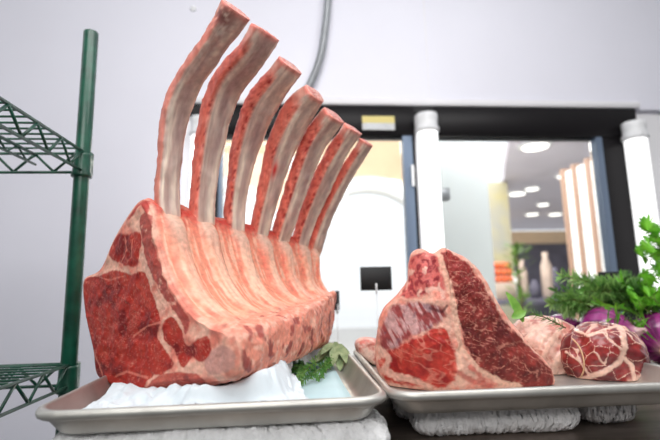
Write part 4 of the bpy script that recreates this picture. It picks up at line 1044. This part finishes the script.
parsley([at(664, 338, .77), at(655, 318, .765), at(641, 306, .76)], [(1, -.010, .004, .014), (1, -.002, .012, .015), (.7, .0, .014, .015)], 705)
parsley([at(672, 335, .76), at(668, 315, .755), at(655, 300, .75)], [(1, -.010, .006, .016), (1, .006, .012, .016), (.6, -.012, .006, .015)], 706)
# bright leaves and a sprig on the pale roast
pb = at(523, 322, .635)
def bigleaf(c, d, ln, wd, label, name='basil_leaf', mt='basil', grp=None):
    b = MB(); leaf(b, np.array(c), np.array(d, float), np.array([0, -1, .5]), ln, wd, .12, 12, .22)
    return b.build(name, M[mt], label=label, cat='leaf', group=grp)
bigleaf(pb, (at(508, 291, .635)-pb), .048, .015, 'pointed bright green leaf standing up just behind the steak edge')
bigleaf(at(512, 318, .63), (at(531, 308, .63)-at(512, 318, .63)), .024, .013, 'rounder bright green leaf leaning right beside the pointed leaf')
sprig('rosemary_sprig', [at(532, 313, .62), at(546, 318, .61), at(566, 328, .60)][::-1], .0011, 34, .011, .0018, M['rosedark'], M['wood'], 'small dark sprig lying on top of the pale roast', 'herb', None, 720, .9, .6, .05, 2)

# herbs on the left pan
fz = FLOOR_Z-CAMZ+.006
def onf(x, y, h=0): 
    p = onz(x, y, fz); return p+np.array([0, 0, h])
G2 = 'thyme and rosemary sprigs on the left pan'
for k, pts in enumerate((((330, 352), (310, 362), (284, 381)), ((334, 356), (314, 370), (292, 384)), ((336, 358), (322, 374), (300, 384)), ((328, 350), (308, 366), (300, 376)), ((338, 356), (330, 368), (318, 380)), ((326, 350), (306, 360), (296, 372)))):
    P = [onf(pts[0][0], pts[0][1], .012), onf(pts[1][0], pts[1][1], .010), onf(pts[2][0], pts[2][1], .002)]
    sprig('thyme_sprig', P, .0011, 46, .0095, .0026, M['rosemary' if k % 2 else 'rosedark'], M['stem'], 'small leaved green herb sprig lying beside the sage on the blue liner', 'herb', G2, 740+k, .8, .7, .05, 2)
sg = empty('sage_sprig', tuple(onf(338, 352)), 'bunch of soft grey green sage leaves on the blue liner by the pan corner', 'herb')
b = MB()
for k, (x0, y0, x1, y1, h0, h1, w) in enumerate(((334, 348, 326, 372, .030, .004, .016), (338, 346, 340, 372, .032, .010, .018), (331, 346, 316, 362, .026, .008, .014), (342, 348, 349, 368, .030, .004, .016), (336, 344, 333, 364, .036, .018, .016), (340, 346, 346, 362, .034, .014, .014), (332, 345, 322, 354, .028, .022, .012))):
    c = onf(x0, y0-0, 0)*1.0; a = at(x0, y0-2, .74)+np.array([0, 0, 0]); z = at(x1, y1, .69); z[2] = max(z[2], FLOOR_Z+.004)
    l = MB(); leaf(l, a, z-a, np.array([0, -.6, .8]), np.linalg.norm(z-a)*1.05, w, .0, 10, .18); l.build('leaf', M['sage'], sg)
b.tube([at(338, 344, .745), at(332, 352, .73), onf(318, 366, .004)], .0014, 8); b.build('stem', M['stem'], sg)

# ------------------------------------------------------------------ price cards
def price_card(x0, y0, x1, y1, Y, label, yaw=0, lean=0):
    p, q = at(x0, y0, Y), at(x1, y1, Y); w, h = (q[0]-p[0])/2, (p[2]-q[2])/2; c = (p+q)/2
    t = empty('price_card', (c[0], Y, CT), label, 'sign', 'black price cards on clips')
    def rot(V):
        V = np.array(V); d = V-c; return c+np.stack([d[:, 0]*math.cos(yaw)-d[:, 1]*math.sin(yaw), d[:, 0]*math.sin(yaw)+d[:, 1]*math.cos(yaw), d[:, 2]], 1)
    b = MB(); b.box(c[0]-w, Y-.001, c[2]-h, c[0]+w, Y+.001, c[2]+h, .0005); mk('card', rot(b.V), b.F, M['card'], t)
    b = MB(); b.box(c[0]-.002, Y-.003, c[2]-h-.008, c[0]+.002, Y+.003, c[2]-h*.4, .0008)
    b.tube([(c[0], Y, c[2]-h-.006), (c[0], Y, CT+.004)], .0010, 8); mk('clip', rot(b.V), b.F, M['cap'], t)
    b = MB(); b.lathe((c[0], Y, CT), [(.024, 0), (.024, .003), (.006, .006), (.002, .008)], 20); b.build('foot', M['cap'], t)
price_card(360, 267, 392, 290, 1.02, 'black price card on a clip standing alone before the bright left glass door')
price_card(598, 272, 622, 300, 1.03, 'black price card rising behind the rosemary heap')
price_card(331, 291, 343, 310, 1.04, 'black price card mostly hidden behind the far end of the rib rack', 1.1)
